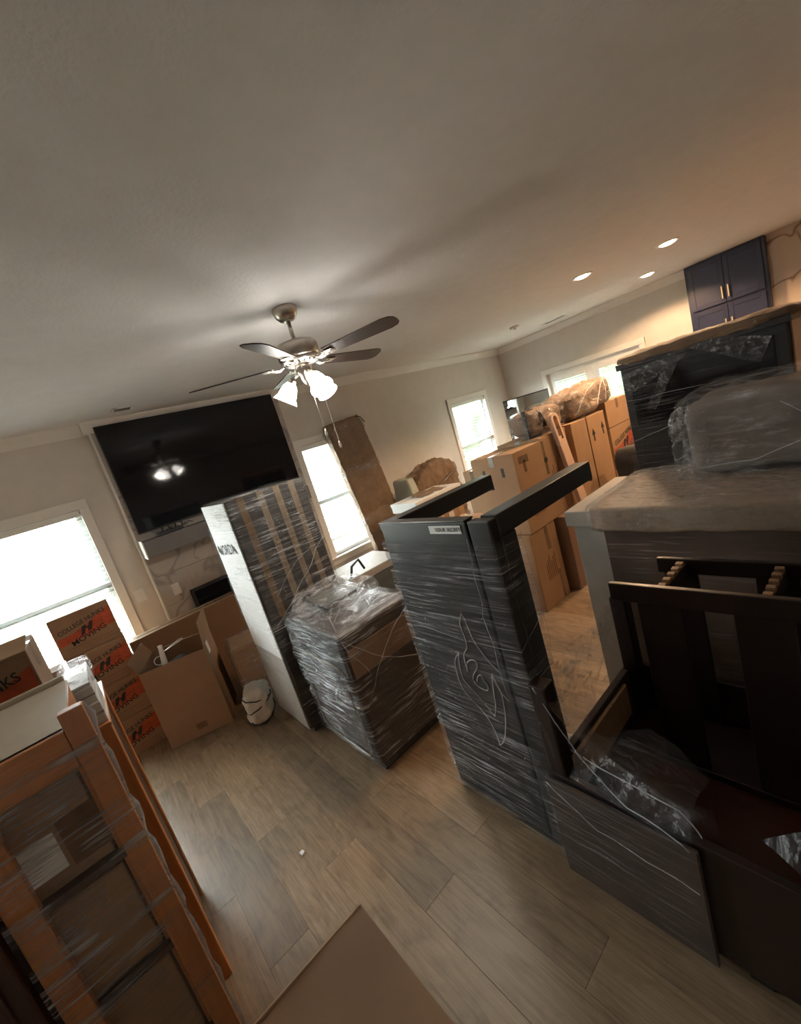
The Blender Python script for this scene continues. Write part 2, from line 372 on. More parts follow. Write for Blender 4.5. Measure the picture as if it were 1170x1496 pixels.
# windows on the back wall
def window(n, xa, xb, slat_tilt, z_low, gap):
    r = sroot('window_%d' % n, ((xa+xb)/2, YB, WZ0)); wd = xb-xa; h = WZ1-WZ0; t = .075
    mb = MB(); mb.box(-wd/2-t, -wd/2, -.022, 0, -.02, h+t); mb.box(wd/2, wd/2+t, -.022, 0, -.02, h+t); mb.box(-wd/2-t, wd/2+t, -.026, 0, h, h+t+.008)
    mb.box(-wd/2-t, wd/2+t, -.018, 0, -.10, -.02); mb.build('casing', 'trim_paint', r, .003)
    B(-wd/2-t-.02, wd/2+t+.02, -.05, .05, -.025, 0).build('sill', 'trim_paint', r, .004)
    mb = MB(); f = .045
    mb.box(-wd/2, -wd/2+f, .05, .11, 0, h); mb.box(wd/2-f, wd/2, .05, .11, 0, h); mb.box(-wd/2, wd/2, .05, .11, h-f, h); mb.box(-wd/2, wd/2, .05, .11, 0, f)
    mb.build('window_frame', 'vinyl_frame', r, .002)
    B(-wd/2+f, wd/2-f, .045, .105, h/2-.035, h/2+.03).build('meeting_rail', 'vinyl_frame', r, .003)
    B(-wd/2+f, wd/2-f, .078, .082, f, h/2-.03).build('pane', 'window_glass', r); B(-wd/2+f, wd/2-f, .085, .089, h/2+.02, h-f).build('pane', 'window_glass', r)
    lab = {1: 'wide white slatted blind over the window behind the stacked orange-printed cartons', 2: 'white slatted blind in the window beside the tall paper-wrapped plank', 3: 'white slatted blind in the window near the far corner with greenery outside'}[n]
    bl = thing('window_blind', lab, 'blind', ((xa+xb)/2, YB+.022, WZ0), group='slatted blinds')
    B(-wd/2+.006, wd/2-.006, -.026, .024, h-.06, h-.004).build('headrail', 'white_plastic', bl, .003)
    sm = MB().box(-wd/2+.008, wd/2-.008, -.024, .024, -.0012, .0012).mesh('slat', 'blind_slat')
    z = h-.085; k = 0
    while z > z_low:
        place('slat', sm, bl, loc=(0, 0, z), rot=(R(slat_tilt), 0, 0)); z -= gap
    B(-wd/2+.008, wd/2-.008, -.022, .022, z-.005, z+.013).build('bottom_rail', 'white_plastic', bl, .003)
    for q in (-.32, .32) if wd < 1 else (-.38, 0, .38):
        MB().tube([(q*wd, -.027, z), (q*wd, -.027, h-.03)], .0012, 5).build('ladder_cord', 'white_plastic', bl)
window(1, *WIN[0], 14, .03, .044)
window(2, *WIN[1], 10, .22, .044)
window(3, *WIN[2], 8, .05, .044)
# french doors on the right wall
mb = MB(); t = .08
mb.box(-.022, 0, DY0-t, DY0, 0, DZ+t); mb.box(-.022, 0, DY1, DY1+t, 0, DZ+t); mb.box(-.026, 0, DY0-t, DY1+t, DZ, DZ+t)
struct(mb.build('trim_6', 'trim_paint', bevel=.003, loc=(XR, 0, 0)))
ym = (DY0+DY1)/2
for n, (a, b, tilt, lab) in enumerate(((ym, DY1, 66, 'nearly closed white blind on the garden door beside the far corner'), (DY0, ym, 12, 'open white blind on the garden door beside the black cabinet'))):
    dr = sroot('door_%d' % (n+1), (XR+.04, (a+b)/2, 0)); wd = b-a; s = .115
    mb = MB(); mb.box(0, .045, -wd/2, -wd/2+s, .01, DZ); mb.box(0, .045, wd/2-s, wd/2, .01, DZ); mb.box(0, .045, -wd/2+s, wd/2-s, .01, .3); mb.box(0, .045, -wd/2+s, wd/2-s, DZ-.13, DZ)
    mb.build('door_frame', 'trim_paint', dr, .004)
    B(.02, .026, -wd/2+s, wd/2-s, .3, DZ-.13).build('pane', 'window_glass', dr)
    MB().tube([(-.05, -wd/2+.05, 1.0), (-.05, -wd/2+.15, 1.0)], .011, 8).tube([(0, -wd/2+.06, 1.0), (-.05, -wd/2+.06, 1.0)], .009, 8).build('door_handle', 'nickel', dr, smooth=True)
    bl = thing('door_blind', lab, 'blind', (XR+.018, (a+b)/2, .28), group='slatted blinds'); bw = wd-2*s+.03; h = DZ-.13-.28
    B(-.016, .016, -bw/2, bw/2, h-.03, h+.025).build('headrail', 'white_plastic', bl, .003)
    sm = B(-.014, .014, -bw/2, bw/2, -.001, .001).mesh('slat', 'blind_slat'); z = h-.05
    while z > .03:
        place('slat', sm, bl, loc=(0, 0, z), rot=(0, R(tilt), 0)); z -= .034
    B(-.013, .013, -bw/2, bw/2, z-.004, z+.012).build('bottom_rail', 'white_plastic', bl, .002)
# kitchen stone wall
struct(B(XR-.03, XR, YF, 1.0, 0, CEIL).build('wall_stone', 'marble_slab'))

# ------------------------------------------------------------------ outside
struct(B(-30, 40, YB+.3, 40, -.5, -.4).build('lawn', 'lawn_green')); struct(B(XR+.3, 40, -20, YB+.3, -.5, -.4).build('lawn_side', 'lawn_green'))
TREES = [('broad leafy tree seen through the far corner window', 7.6, 8.6, 2.2, 2.7), ('round leafy tree outside the garden doors', 10.6, 5.0, 2.3, 3.0), ('low leafy tree farther along outside the garden doors', 10.9, 1.2, 1.9, 2.4)]
for lab, x, y, rr, hh in TREES:
    t = thing('garden_tree', lab, 'tree', (x, y, -.4), group='trees in the garden')
    MB().tube([(0, 0, 0), (.05, 0, .8), (0, .05, hh*.6)], [.16, .12, .08], 8).build('trunk', 'bark', t, smooth=True)
    MB().soft((0, 0, hh*.62), (rr*1.6, rr*1.6, hh*1.15), 18, .95, .45, 2.4, x).build('crown', 'leaf_green', t)

# ------------------------------------------------------------------ ceiling things
def can_light(x, y, lab, off=''):
    t = thing('recessed_light'+off, lab, 'ceiling light', (x, y, CEIL), group='recessed ceiling lights')
    MB().lathe([(.062, -.001), (.064, -.006), (.092, -.006), (.095, 0)], 28, cap=False).build('trim_ring', 'white_plastic', t, smooth=True)
    MB().lathe([(.0001, -.018), (.04, -.016), (.058, -.009), (.063, -.003), (.063, -.0005), (.0001, -.0005)], 28, cap=False).build('lens', 'can_lens', t)
    l = bpy.data.lights.new('can_lamp'+off, 'SPOT'); l.energy = CAN; l.color = (1, .63, .35); l.spot_size = R(150); l.spot_blend = .3; l.shadow_soft_size = .06
    o = bpy.data.objects.new('can_lamp'+off, l); col.objects.link(o); o.parent = t; o.location = (0, 0, -.02)
CAN = 150
for x, y, lab in ((4.33, 1.93, 'lit recessed light in the ceiling nearest the fan'), (5.86, 1.90, 'lit recessed light in the ceiling closest to the garden doors'), (4.67, 1.32, 'lit recessed light above the black wrapped cabinet')):
    can_light(x, y, lab)
# the same kitchen row goes on past the right edge of the photograph: its warm glow lies on the ceiling and the floor there
can_light(5.2, .3, 'lit recessed light over the kitchen counter side', '_offscreen')
t = thing('smoke_detector', 'small round white smoke detector on the ceiling', 'smoke detector', (5.30, 3.35, CEIL))
MB().lathe([(.065, 0), (.065, -.018), (.05, -.03), (.0001, -.032)], 24, cap=False).build('housing', 'white_plastic', t, smooth=True); MB().lathe([(.02, -.03), (.02, -.036), (.0001, -.036)], 16, cap=False).build('button', 'charcoal', t)
def vent(x, y, sx, sy, lab, n=6):
    t = thing('ceiling_vent', lab, 'vent', (x, y, CEIL), group='ceiling vents')
    mb = MB(); e = .018
    mb.box(-sx/2, sx/2, -sy/2, -sy/2+e, -.008, 0); mb.box(-sx/2, sx/2, sy/2-e, sy/2, -.008, 0); mb.box(-sx/2, -sx/2+e, -sy/2, sy/2, -.008, 0); mb.box(sx/2-e, sx/2, -sy/2, sy/2, -.008, 0)
    mb.build('frame', 'white_plastic', t, .002); B(-sx/2+e, sx/2-e, -sy/2+e, sy/2-e, -.002, -.0005).build('backing', 'charcoal', t)
    for k in range(n):
        yy = -sy/2+e+(k+.5)*(sy-2*e)/n; B(-sx/2+e, sx/2-e, -.0015, .0015, -.005, .005).build('slat', 'shelf_grey', t, loc=(0, yy, -.004), rot=(R(35), 0, 0))
vent(.71, 4.30, .16, .13, 'small dark ceiling vent above the television')
vent(6.20, 3.27, .12, .34, 'narrow white ceiling vent near the garden doors', 8)

# ceiling fan
fan = thing('ceiling_fan', 'brushed nickel ceiling fan with dark blades and lit glass shades', 'ceiling fan', (1.372, 2.305, CEIL))
MB().lathe([(.072, 0), (.074, -.012), (.066, -.045), (.045, -.07), (.02, -.078), (.0001, -.078)], 32, cap=False).build('canopy', 'nickel', fan, smooth=True)
MB().lathe([(.0125, -.07), (.0125, -.20)], 16).build('downrod', 'nickel', fan, smooth=True)
MB().lathe([(.0001, -.175), (.03, -.18), (.07, -.192), (.112, -.205), (.125, -.225), (.125, -.285), (.115, -.298), (.0001, -.30)], 40, cap=False).build('motor_housing', 'nickel', fan, smooth=True)
MB().lathe([(.118, -.298), (.122, -.305), (.10, -.325), (.062, -.332), (.0001, -.332)], 40, cap=False).build('vent_ring', 'chain_metal', fan, smooth=True)
for k in range(20):
    a = k*math.pi/10; M_ = Matrix.Rotation(a, 4, 'Z'); MB().box(.075, .108, -.004, .004, -.328, -.318, M_).build('vent_slot', 'black_matte', fan)
bl_me = None
for k in range(5):
    a = R(-66+72*k); Rz = Matrix.Rotation(a, 4, 'Z')
    o = MB().tube([(.10, 0, -.315), (.14, .012, -.33), (.19, .03, -.322)], .008, 8).tube([(.10, 0, -.315), (.14, -.012, -.33), (.19, -.03, -.322)], .008, 8).box(.17, .245, -.035, .035, -.322, -.316).build('blade_iron', 'chain_metal', fan, .002, True); o.rotation_euler = (0, 0, a)
    if bl_me is None:
        pts = []
        for q in range(13): pts.append((.195+.0*q, -.045+.09*q/12))
        outl = [(.19, -.048), (.45, -.06), (.60, -.066), (.645, -.055), (.665, -.03), (.668, 0), (.665, .03), (.645, .055), (.60, .066), (.45, .06), (.19, .048)]
        mb = MB(); n = len(outl); vv = [Vector((x, y, .003)) for x, y in outl]+[Vector((x, y, -.003)) for x, y in outl]
        P_ = Matrix.Rotation(R(-13), 4, 'X'); mb.add([P_ @ q for q in vv], [tuple(range(n)), tuple(range(n, 2*n))[::-1]]+[(i, i+n, (i+1) % n+n, (i+1) % n) for i in range(n)])
        wood('blade_wood', (.022, .013, .011), (.045, .027, .022), .45, 'x'); bl_me = mb.mesh('blade', 'blade_wood')
    o = place('blade', bl_me, fan, loc=(0, 0, -.312)); o.rotation_euler = (0, 0, a)
MB().lathe([(.0001, -.33), (.045, -.332), (.05, -.345), (.048, -.38), (.036, -.395), (.03, -.42), (.016, -.45), (.0001, -.452)], 28, cap=False).build('light_kit', 'nickel', fan, smooth=True)
for k, az in enumerate((143, 263, 23)):
    D_ = Matrix.Rotation(R(az), 4, 'Z')
    MB().tube([D_ @ Vector(q) for q in ((.03, 0, -.37), (.065, 0, -.385), (.085, 0, -.405))], .010, 8).build('lamp_arm', 'nickel', fan, smooth=True)
    T_ = Matrix.Translation(D_ @ Vector((.085, 0, -.40))) @ D_ @ Matrix.Rotation(R(-38), 4, 'Y')
    o = MB().lathe([(.02, 0), (.024, -.012), (.024, -.03), (.0001, -.03)], 20, T_, cap=False).build('socket', 'nickel', fan, smooth=True)
    o = MB().lathe([(.026, -.02), (.040, -.04), (.050, -.075), (.055, -.105), (.072, -.135), (.069, -.135), (.052, -.105), (.046, -.075), (.036, -.04), (.0001, -.03)], 28, T_, cap=False).build('lamp_shade', 'lamp_glass', fan, smooth=True)
    l = bpy.data.lights.new('fan_bulb', 'POINT'); l.energy = 9; l.color = (1, .86, .7); l.shadow_soft_size = .03
    ob = bpy.data.objects.new('fan_bulb', l); col.objects.link(ob); ob.parent = fan; ob.location = T_ @ Vector((0, 0, -.10))
for q, (dx, dy, ln) in enumerate(((-.008, -.03, .33), (.04, -.065, .42))):
    c = MB().tube([(dx, dy, -.40), (dx, dy, -.40-ln)], .0009, 6).build('pull_chain', 'chain_metal', fan)
    MB().lathe([(.001, 0), (.006, -.008), (.009, -.025), (.006, -.04), (.001, -.045)], 12, Matrix.Translation((dx, dy, -.40-ln))).build('pull_fob', 'chain_metal', c, smooth=True)

# ------------------------------------------------------------------ chimney breast things
t = thing('television', 'large black flat screen television hung under the ceiling', 'television', (.484, 4.60, 1.655))
B(0, 1.737, 0, .04, 0, 1.03).build('bezel', 'black_matte', t, .004); B(.006, 1.731, -.002, .002, .014, 1.024).build('screen', 'black_gloss', t); B(.5, 1.2, .04, .06, .3, .8).build('wall_mount', 'charcoal', t)
t = thing('floating_console', 'grey floating shelf box under the television', 'shelf', (.455, 4.43, 1.43))
B(.012, 1.75, 0, .205, 0, .155).build('body', 'shelf_grey', t, .004); B(0, .012, 0, .205, -.01, .165).build('end_panel', 'trim_paint', t, .003)
t = thing('cable_box', 'small black media box with loose cables on the floating shelf', 'media box', (.62, 4.47, 1.587))
B(0, .22, 0, .12, 0, .03).build('case', 'black_matte', t, .004)
for k in range(4):
    MB().tube([(.05+.06*k+.0*i, .10-.012*i, .02+.045*math.sin(i*.55+k)**2+.004*i) if i < 6 else (.05+.06*k+.03*i-.18, .04, .02+.03*math.sin(i+k)**2) for i in range(10)], .004, 6).build('cable', 'cord_black', t, smooth=True)
t = thing('electric_fireplace', 'black linear electric fireplace set in marble tiles', 'fireplace', (.70, BY-.04, .765))
B(0, 1.3, 0, .05, 0, .205).build('surround', 'black_matte', t, .004); B(.03, 1.27, -.003, .003, .03, .175).build('glass_front', 'black_gloss', t)
t = thing('wall_outlet', 'white outlet plate on the marble tiles', 'outlet', (.598, BY-.008, 1.035)); B(-.036, .036, -.007, 0, -.058, .058).build('plate', 'white_plastic', t, .002); B(-.018, .018, -.009, -.006, -.034, .034).build('socket_face', 'trim_paint', t, .001)
t = thing('light_switch', 'white switch plate between window and chimney breast', 'switch', (.308, YB, 1.10)); B(-.04, .04, -.007, 0, -.06, .06).build('plate', 'white_plastic', t, .002); B(-.016, .016, -.011, -.006, -.032, .032).build('rocker', 'trim_paint', t, .001)

# ------------------------------------------------------------------ kitchen pantry
t = thing('pantry_cabinet', 'tall navy blue kitchen cabinet with brass pulls up to the ceiling', 'cabinet', (6.62, 1.0, 0))
B(.02, .13, 0, .76, 0, CEIL-.002).build('body', 'navy', t)
for (z0, z1) in ((2.195, 2.72), (.12, 2.17)):
    for y0, y1, hy in ((.03, .378, .35), (.382, .73, .41)):
        d = B(0, .02, y0, y1, z0, z1).build('door', 'navy', t, .003)
        mb = MB(); e = .05; mb.box(-.006, 0, y0, y0+e, z0, z1); mb.box(-.006, 0, y1-e, y1, z0, z1); mb.box(-.006, 0, y0+e, y1-e, z0, z0+e); mb.box(-.006, 0, y0+e, y1-e, z1-e, z1); mb.build('door_frame', 'navy', d, .002)
        zz = z0+.045 if z0 > 2 else z1-.3
        MB().box(-.034, -.024, hy-.007, hy+.007, zz, zz+.14).box(-.026, 0, hy-.005, hy+.005, zz+.015, zz+.025).box(-.026, 0, hy-.005, hy+.005, zz+.115, zz+.125).build('pull_handle', 'brass', d, .002)

# ------------------------------------------------------------------ cartons
def carton(name, label, cat, loc, size, rz=0, mat='cardboard', tape='tape_tan', group=None, seam='x', tape_side=True):
    t = thing(name, label, cat, loc, rz, group); a, b, c = size
    B(0, a, 0, b, 0, c-.004).build('body', mat, t, .004)
    if seam == 'x':
        B(.001, a-.001, .001, b/2-.002, c-.004, c).build('flap', mat, t, .001); B(.001, a-.001, b/2+.002, b-.001, c-.004, c).build('flap', mat, t, .001)
        if tape: MB().box(-.001, a+.001, b/2-.026, b/2+.026, c, c+.0008).box(-.0012, 0, b/2-.026, b/2+.026, c-.09, c+.0008).box(a, a+.0012, b/2-.026, b/2+.026, c-.09, c+.0008).build('tape', tape, t)
    else:
        B(.001, a/2-.002, .001, b-.001, c-.004, c).build('flap', mat, t, .001); B(a/2+.002, a-.001, .001, b-.001, c-.004, c).build('flap', mat, t, .001)
        if tape: MB().box(a/2-.026, a/2+.026, -.001, b+.001, c, c+.0008).box(a/2-.026, a/2+.026, -.0012, 0, c-.1, c+.0008).box(a/2-.026, a/2+.026, b, b+.0012, c-.1, c+.0008).build('tape', tape, t)
    return t
def print_college(t, a, c, face='-y', flip=1):
    s = a/.39
    pts = [(.03*a, .30*c), (.30*a, .34*c), (.97*a, .40*c), (.985*a, .86*c), (.62*a, .66*c), (.30*a, .52*c), (.03*a, .50*c)]
    MB().prism(pts, .0006).build('printed_band', 'print_orange', t, loc=(0, -.0012, 0))
    lettering(t, 'COLLEGE HUNKS', 'print_black', .047*s, (a*.49, -.0022, c*.71), tilt=R(11), sx=.88)
    lettering(t, 'MOVING', 'print_black', .058*s, (a*.52, -.0022, c*.35), tilt=R(11), sx=1.05)
    MB().prism([(.40*a, .40*c), (.47*a, .42*c), (.50*a, .52*c), (.54*a, .53*c), (.53*a, .44*c), (.60*a, .46*c), (.66*a, .66*c), (.59*a, .64*c), (.56*a, .57*c), (.52*a, .56*c), (.53*a, .62*c), (.46*a, .60*c)], .0006).build('printed_logo', 'print_black', t, loc=(0, -.0022, 0))
    MB().box(.10*a, .9*a, -.0014, -.0004, .185*c, .195*c).box(.35*a, .95*a, -.0014, -.0004, .115*c, .122*c).build('printed_line', 'print_brown', t)
names = ['topmost', 'second from the top', 'third from the top', 'bottom']
for k in range(4):
    t = carton('moving_box', 'orange-printed moving carton, %s of the stack of four by the window' % names[k], 'box', (-.342+.006*math.sin(k*2), 4.07, .322*(3-k)), (.39, .32, .32), R((.8, -.6, .5, 0)[k]), 'cardboard_dark', group='orange-printed moving cartons')
    print_college(t, .39, .32)
# open carton, turned
t = thing('open_carton', 'plain open brown carton with raised flaps and odds and ends inside', 'box', (.027, 3.817, 0), R(-20.4))
mb = MB(); a, b, c, e = .485, .46, .68, .006
mb.box(0, a, 0, e, 0, c); mb.box(0, a, b-e, b, 0, c); mb.box(0, e, e, b-e, 0, c); mb.box(a-e, a, e, b-e, 0, c); mb.box(e, a-e, e, b-e, 0, .006); mb.build('body', 'cardboard_dark', t, .002)
F_ = lambda p0, ax, an: Matrix.Translation(p0) @ Matrix.Rotation(an, 4, ax)
MB().box(0, .004, .01, b-.01, 0, .12, F_((0, 0, c), 'Y', R(-22))).build('flap', 'cardboard_dark', t)
MB().box(-.004, 0, .01, b-.01, 0, .22, F_((a, 0, c), 'Y', R(6))).build('flap', 'cardboard_dark', t)
MB().box(.01, a-.01, -.004, 0, 0, .2, F_((0, b+.006, c), 'X', R(-172))).build('flap', 'cardboard_dark', t)
MB().box(.22, .30, -.0012, 0, .06, .11).build('printed_mark', 'print_brown', t)
MB().box(a-.0, a+.0012, .12, .2, c-.1, c).build('tape', 'paper_white', t)
t = thing('clamp_lamp', 'white metal clamp lamp with a wire guard poking out of the open carton', 'lamp', (.21, 3.88, .57))
MB().lathe([(.022, 0), (.024, .06), (.02, .14), (.016, .20), (.018, .23), (.001, .235)], 16, Matrix.Rotation(R(6), 4, 'Y')).build('handle', 'white_plastic', t, smooth=True)
MB().tube([(.02+.0*k, 0, .17) if k == 0 else (.05+.14*math.sin(math.pi*.5*k/6), .01, .17+.03*k/6) for k in range(7)]+[(.19-.02*k, .03, .205-.006*k) for k in range(1, 8)], .004, 6).build('wire_guard', 'chain_metal', t, smooth=True)
MB().tube([(.035*math.cos(k*.6)-.02, .0, .12+.035*math.sin(k*.6)) for k in range(11)], .004, 6).build('hook', 'white_plastic', t, smooth=True)
t = thing('dark_cloth', 'dark crumpled cloth inside the open brown carton', 'cloth', (.285, 3.94, .006)); MB().soft((0, 0, .305), (.24, .2, .60), 14, .45, .03, 9, 3).build('cloth', 'blanket_dark', t, smooth=True)
# big plain carton behind, small film-wrapped parcel, white bag
carton('flat_carton', 'long plain brown carton standing against the chimney breast', 'box', (.066, 4.38, 0), (.97, .16, .80), 0, 'cardboard_dark')
t = thing('wrapped_parcel', 'small brown parcel in crinkled film beside the open carton', 'parcel', (.655, 3.80, 0), R(-14))
B(0, .36, 0, .36, .01, .50).build('body', 'kraft_wrap', t, .03); MB().soft((.18, .18, .255), (.385, .385, .51), 14, .16, .008, 14, 2, ridge=True).build('plastic_wrap', 'film_crinkle', t, smooth=True)
t = thing('tied_bag', 'small off-white bag tied with black cord on the floor', 'bag', (.625, 3.42, 0), R(-25))
MB().soft((.03, .05, .125), (.17, .26, .26), 14, .5, .022, 12, 5, ridge=True).build('bag', 'bag_white', t, smooth=True)
for k in range(3):
    MB().tube([(.03+.112*math.cos(q*.7), .05+(.165)*math.sin(q*.7), .05+.07*k+.04*math.sin(q*.7+k*2)) for q in range(10)], .005, 6).build('cord', 'cord_black', t, smooth=True)

# ------------------------------------------------------------------ film helpers
def film_box(parent, x0, x1, y0, y1, z0, z1, mat='stretch_film', amp=.006, freq=9, seed=0, rnd=.05, n=16):
    MB().soft(((x0+x1)/2, (y0+y1)/2, (z0+z1)/2), (x1-x0, y1-y0, z1-z0), n, rnd, amp, freq, seed, ridge=True).build('plastic_wrap', mat, parent, smooth=True)
def strand(parent, pts, r=.003):
    pts = [Vector(q) for q in pts]; fine = []
    for i in range(len(pts)-1):
        for k in range(6):
            q = pts[i].lerp(pts[i+1], k/6); fine.append(q+Vector((noise.noise(q*9), noise.noise(q*9+Vector((5, 0, 0))), noise.noise(q*7+Vector((0, 3, 0)))))*.012)
    pts = fine+[pts[-1]]; r *= .6
    MB().tube(pts, r, 6).build('film_strand', 'film_strand_mat', parent, smooth=True)

# tall film-wrapped cabinet
t = thing('wrapped_tall_cabinet', 'tall film-wrapped cabinet with a white side and tan tape strips', 'cabinet', (.79, 2.78, 0)); W_, D_2, H_ = .57, .57, 1.76
B(0, W_, 0, D_2, .05, H_).build('body', 'blanket_dark', t, .012); B(.03, W_-.02, .03, D_2-.02, 0, .06).build('base', 'black_matte', t)
B(-.008, 0, .012, D_2-.01, .62, H_-.004).build('side_panel', 'paper_white', t, .003); B(-.008, 0, .012, D_2-.01, .05, .62).build('side_panel', 'board_grey', t, .003)
for k, (xa, wd, zb) in enumerate(((.075, .05, .9), (.215, .045, .7), (.335, .045, .75), (.45, .045, .8))):
    MB().box(xa, xa+wd, -.0015, 0, zb, H_+.001).box(xa, xa+wd, -.0015, .2, H_, H_+.0015).build('tape_strip', 'tape_brown' if k == 0 else 'tape_tan', t)
lettering(t, 'NORDA', 'print_black', .105, (-.0095, .31, 1.425), '-x', R(4), 1.05)
MB().prism([(-.22, -.02), (-.12, -.045), (-.14, .0), (-.2, .03)], .001, Matrix.Rotation(R(-90), 4, 'Z')).build('printed_mark', 'print_black', t, loc=(-.0105, .31, 1.425))
MB().prism([(.12, .045), (.2, .035), (.235, -.02), (.19, -.0)], .001, Matrix.Rotation(R(-90), 4, 'Z')).build('printed_mark', 'print_black', t, loc=(-.0105, .31, 1.425))
MB().soft((W_/2-.002, D_2/2, H_/2+.02), (W_+.03, D_2+.03, H_-.02), 18, .04, .006, 8, 1, ridge=True).build('plastic_wrap', 'stretch_film', t, smooth=True)
strand(t, [(.02, -.02, .85), (.2, -.022, .98), (.4, -.022, 1.16), (.58, -.015, 1.33)], .003); strand(t, [(.1, -.02, 1.05), (.3, -.022, 1.22), (.58, -.015, 1.30)], .0025)

# low film-wrapped cabinet in front of it
t = thing('wrapped_low_cabinet', 'waist-high brown cabinet bundled in glossy stretch film', 'cabinet', (.885, 2.035, 0)); W_, D_2, H_ = .52, .72, .90
B(0, W_, 0, D_2, .05, H_).build('body', 'board_dark_brown', t, .02); B(.02, W_-.02, .02, D_2-.02, 0, .06).build('base', 'black_matte', t)
B(-.004, 0, .03, D_2-.03, .55, H_-.03).build('upper_panel', 'blanket_dark', t, .003); B(.02, W_-.02, -.004, 0, .62, .80).build('cardboard_strip', 'cardboard_dark', t, .002)
ring = [(.07, .12), (.07, .62), (.09, .66), (.13, .68), (.58, .68), (.62, .65), (.64, .60), (.64, .14), (.61, .10), (.57, .08), (.13, .08), (.09, .09), (.07, .12)]
MB().tube([(-.012, y, z) for y, z in ring], .009, 8).build('edge_band', 'tape_tan', t, smooth=True)
film_box(t, -.02, W_+.015, -.02, D_2-.002, .03, H_+.025, 'stretch_film_heavy', .012, 6, 2, .10, 18)
film_box(t, -.035, W_*.75, .05, D_2-.015, .45, H_+.03, 'stretch_film_heavy', .018, 5, 8, .16, 14)
for k in range(7):
    y0 = .03+.07*k; strand(t, [(-.03, y0, .50+.05*k), (-.035, y0+.1, .47+.045*k), (-.03, y0+.2, .5+.04*k)], .003)
for pts in (((0, -.03, .88), (.15, -.032, .72), (.30, -.03, .60), (.5, -.025, .50)), ((.02, -.03, .45), (.25, -.032, .72), (.5, -.02, .86)), ((.05, .1, .94), (.25, .3, .95), (.48, .6, .94)), ((.45, .05, .94), (.25, .35, .95), (.05, .66, .95)), ((.1, -.03, .62), (.0, -.03, .86), (.08, .2, .94), (.3, .5, .95))):
    strand(t, pts, .003)
t = thing('film_pile', 'crumpled pile of clear film and packing scraps on the low wrapped cabinet', 'packing film', (.93, 2.17, .948))
MB().soft((.20, .26, .045), (.44, .54, .09), 16, .5, .025, 9, 4, ridge=True).build('plastic_wrap', 'film_crinkle', t, smooth=True); B(.1, .34, .2, .5, .0, .02).build('board', 'case_green', t, .004)

# upended game table
t = thing('game_table', 'black game table stood on end, legs sticking out, wrapped in film', 'table', (1.08, .955, 0)); W_, D_2, H_ = .14, .645, 1.49
B(0, .05, .11, D_2, .03, H_-.006).build('table_top', 'charcoal', t, .006); B(0, .05, 0, .10, .03, H_-.006).build('table_end', 'charcoal', t, .006); B(.015, .045, .09, .12, .04, H_-.02).build('table_core', 'black_matte', t)
for y0 in (0, D_2-.035): B(.05, W_, y0, y0+.035, .03, H_-.085).build('side_apron', 'charcoal', t, .005)
B(.05, W_, .035, D_2-.035, .03, .10).build('end_apron', 'charcoal', t, .005)
B(-.003, .052, .11, D_2+.004, H_-.007, H_).build('end_cap', 'charcoal', t, .002)
for y0 in (0, D_2-.075):
    l_ = B(.05, .775, y0, y0+.075, H_-.085, H_-.0).build('leg', 'charcoal', t, .005); B(.775, .785, y0+.01, y0+.065, H_-.095, H_-.02).build('foot_pad', 'black_matte', l_)
B(.03, W_+.03, D_2, D_2+.05, H_-.05, H_-.01).build('hinge_bracket', 'black_matte', t, .004)
B(-.003, .0, .135, .31, H_-.052, H_-.018).build('sticker', 'label_white', t); lettering(t, 'YOUR SECRET', 'print_black', .022, (-.0045, .205, H_-.035), '-x')
B(.02, W_, .03, D_2-.02, 0, .035).build('lower_rail', 'black_matte', t); B(-.006, .004, .05, .30, .004, .016).build('metal_strip', 'chain_metal', t)
DEC = [[(1.22, 1.084), (1.247, 1.03), (1.243, .967), (1.246, .916), (1.282, .868), (1.286, .786)], [(1.22, 1.084), (1.207, 1.037), (1.195, .966), (1.154, .895), (1.113, .851), (1.084, .829)],
       [(1.31, .876), (1.351, .822), (1.364, .749), (1.351, .669), (1.29, .615), (1.246, .563), (1.222, .497), (1.217, .432)], [(1.31, .876), (1.329, .801), (1.329, .732), (1.288, .691), (1.248, .651), (1.197, .59)],
       [(1.286, .786), (1.276, .829), (1.243, .856), (1.217, .853), (1.221, .822), (1.252, .784), (1.265, .746), (1.24, .721), (1.199, .719), (1.188, .745), (1.203, .766), (1.21, .79), (1.233, .776), (1.247, .745)],
       [(1.144, .817), (1.136, .775), (1.116, .731), (1.088, .704)], [(1.144, .817), (1.16, .735), (1.172, .659), (1.197, .59)], [(1.144, .817), (1.121, .736), (1.129, .643), (1.155, .54), (1.189, .464), (1.217, .432)]]
def smooth_path(p, n=6):
    out_ = []; p = [Vector((0, a, b)) for a, b in p]
    for i in range(len(p)-1):
        a, b, c, d = p[max(i-1, 0)], p[i], p[i+1], p[min(i+2, len(p)-1)]
        for k in range(n):
            u = k/n; out_.append(.5*((2*b)+(c-a)*u+(2*a-5*b+4*c-d)*u*u+(3*b-a-3*c+d)*u**3))
    return out_+[p[-1]]
for q in DEC:
    MB().tube([(-.0015, v.y-.955, v.z) for v in smooth_path(q)], .0026, 5).build('decal_line', 'board_grey', t)
film_box(t, -.012, W_+.012, -.012, D_2+.012, .03, 1.40, 'stretch_film', .005, 9, 5, .03, 18)
for pts in (((-.014, .65, .98), (-.016, .4, .97), (-.016, .15, .955), (-.012, -.01, .97), (.15, -.016, 1.06)), ((-.014, .1, 1.42), (-.015, .13, 1.1), (-.015, .12, .75)), ((.15, -.014, 1.40), (.155, -.014, .9))):
    strand(t, pts, .002)

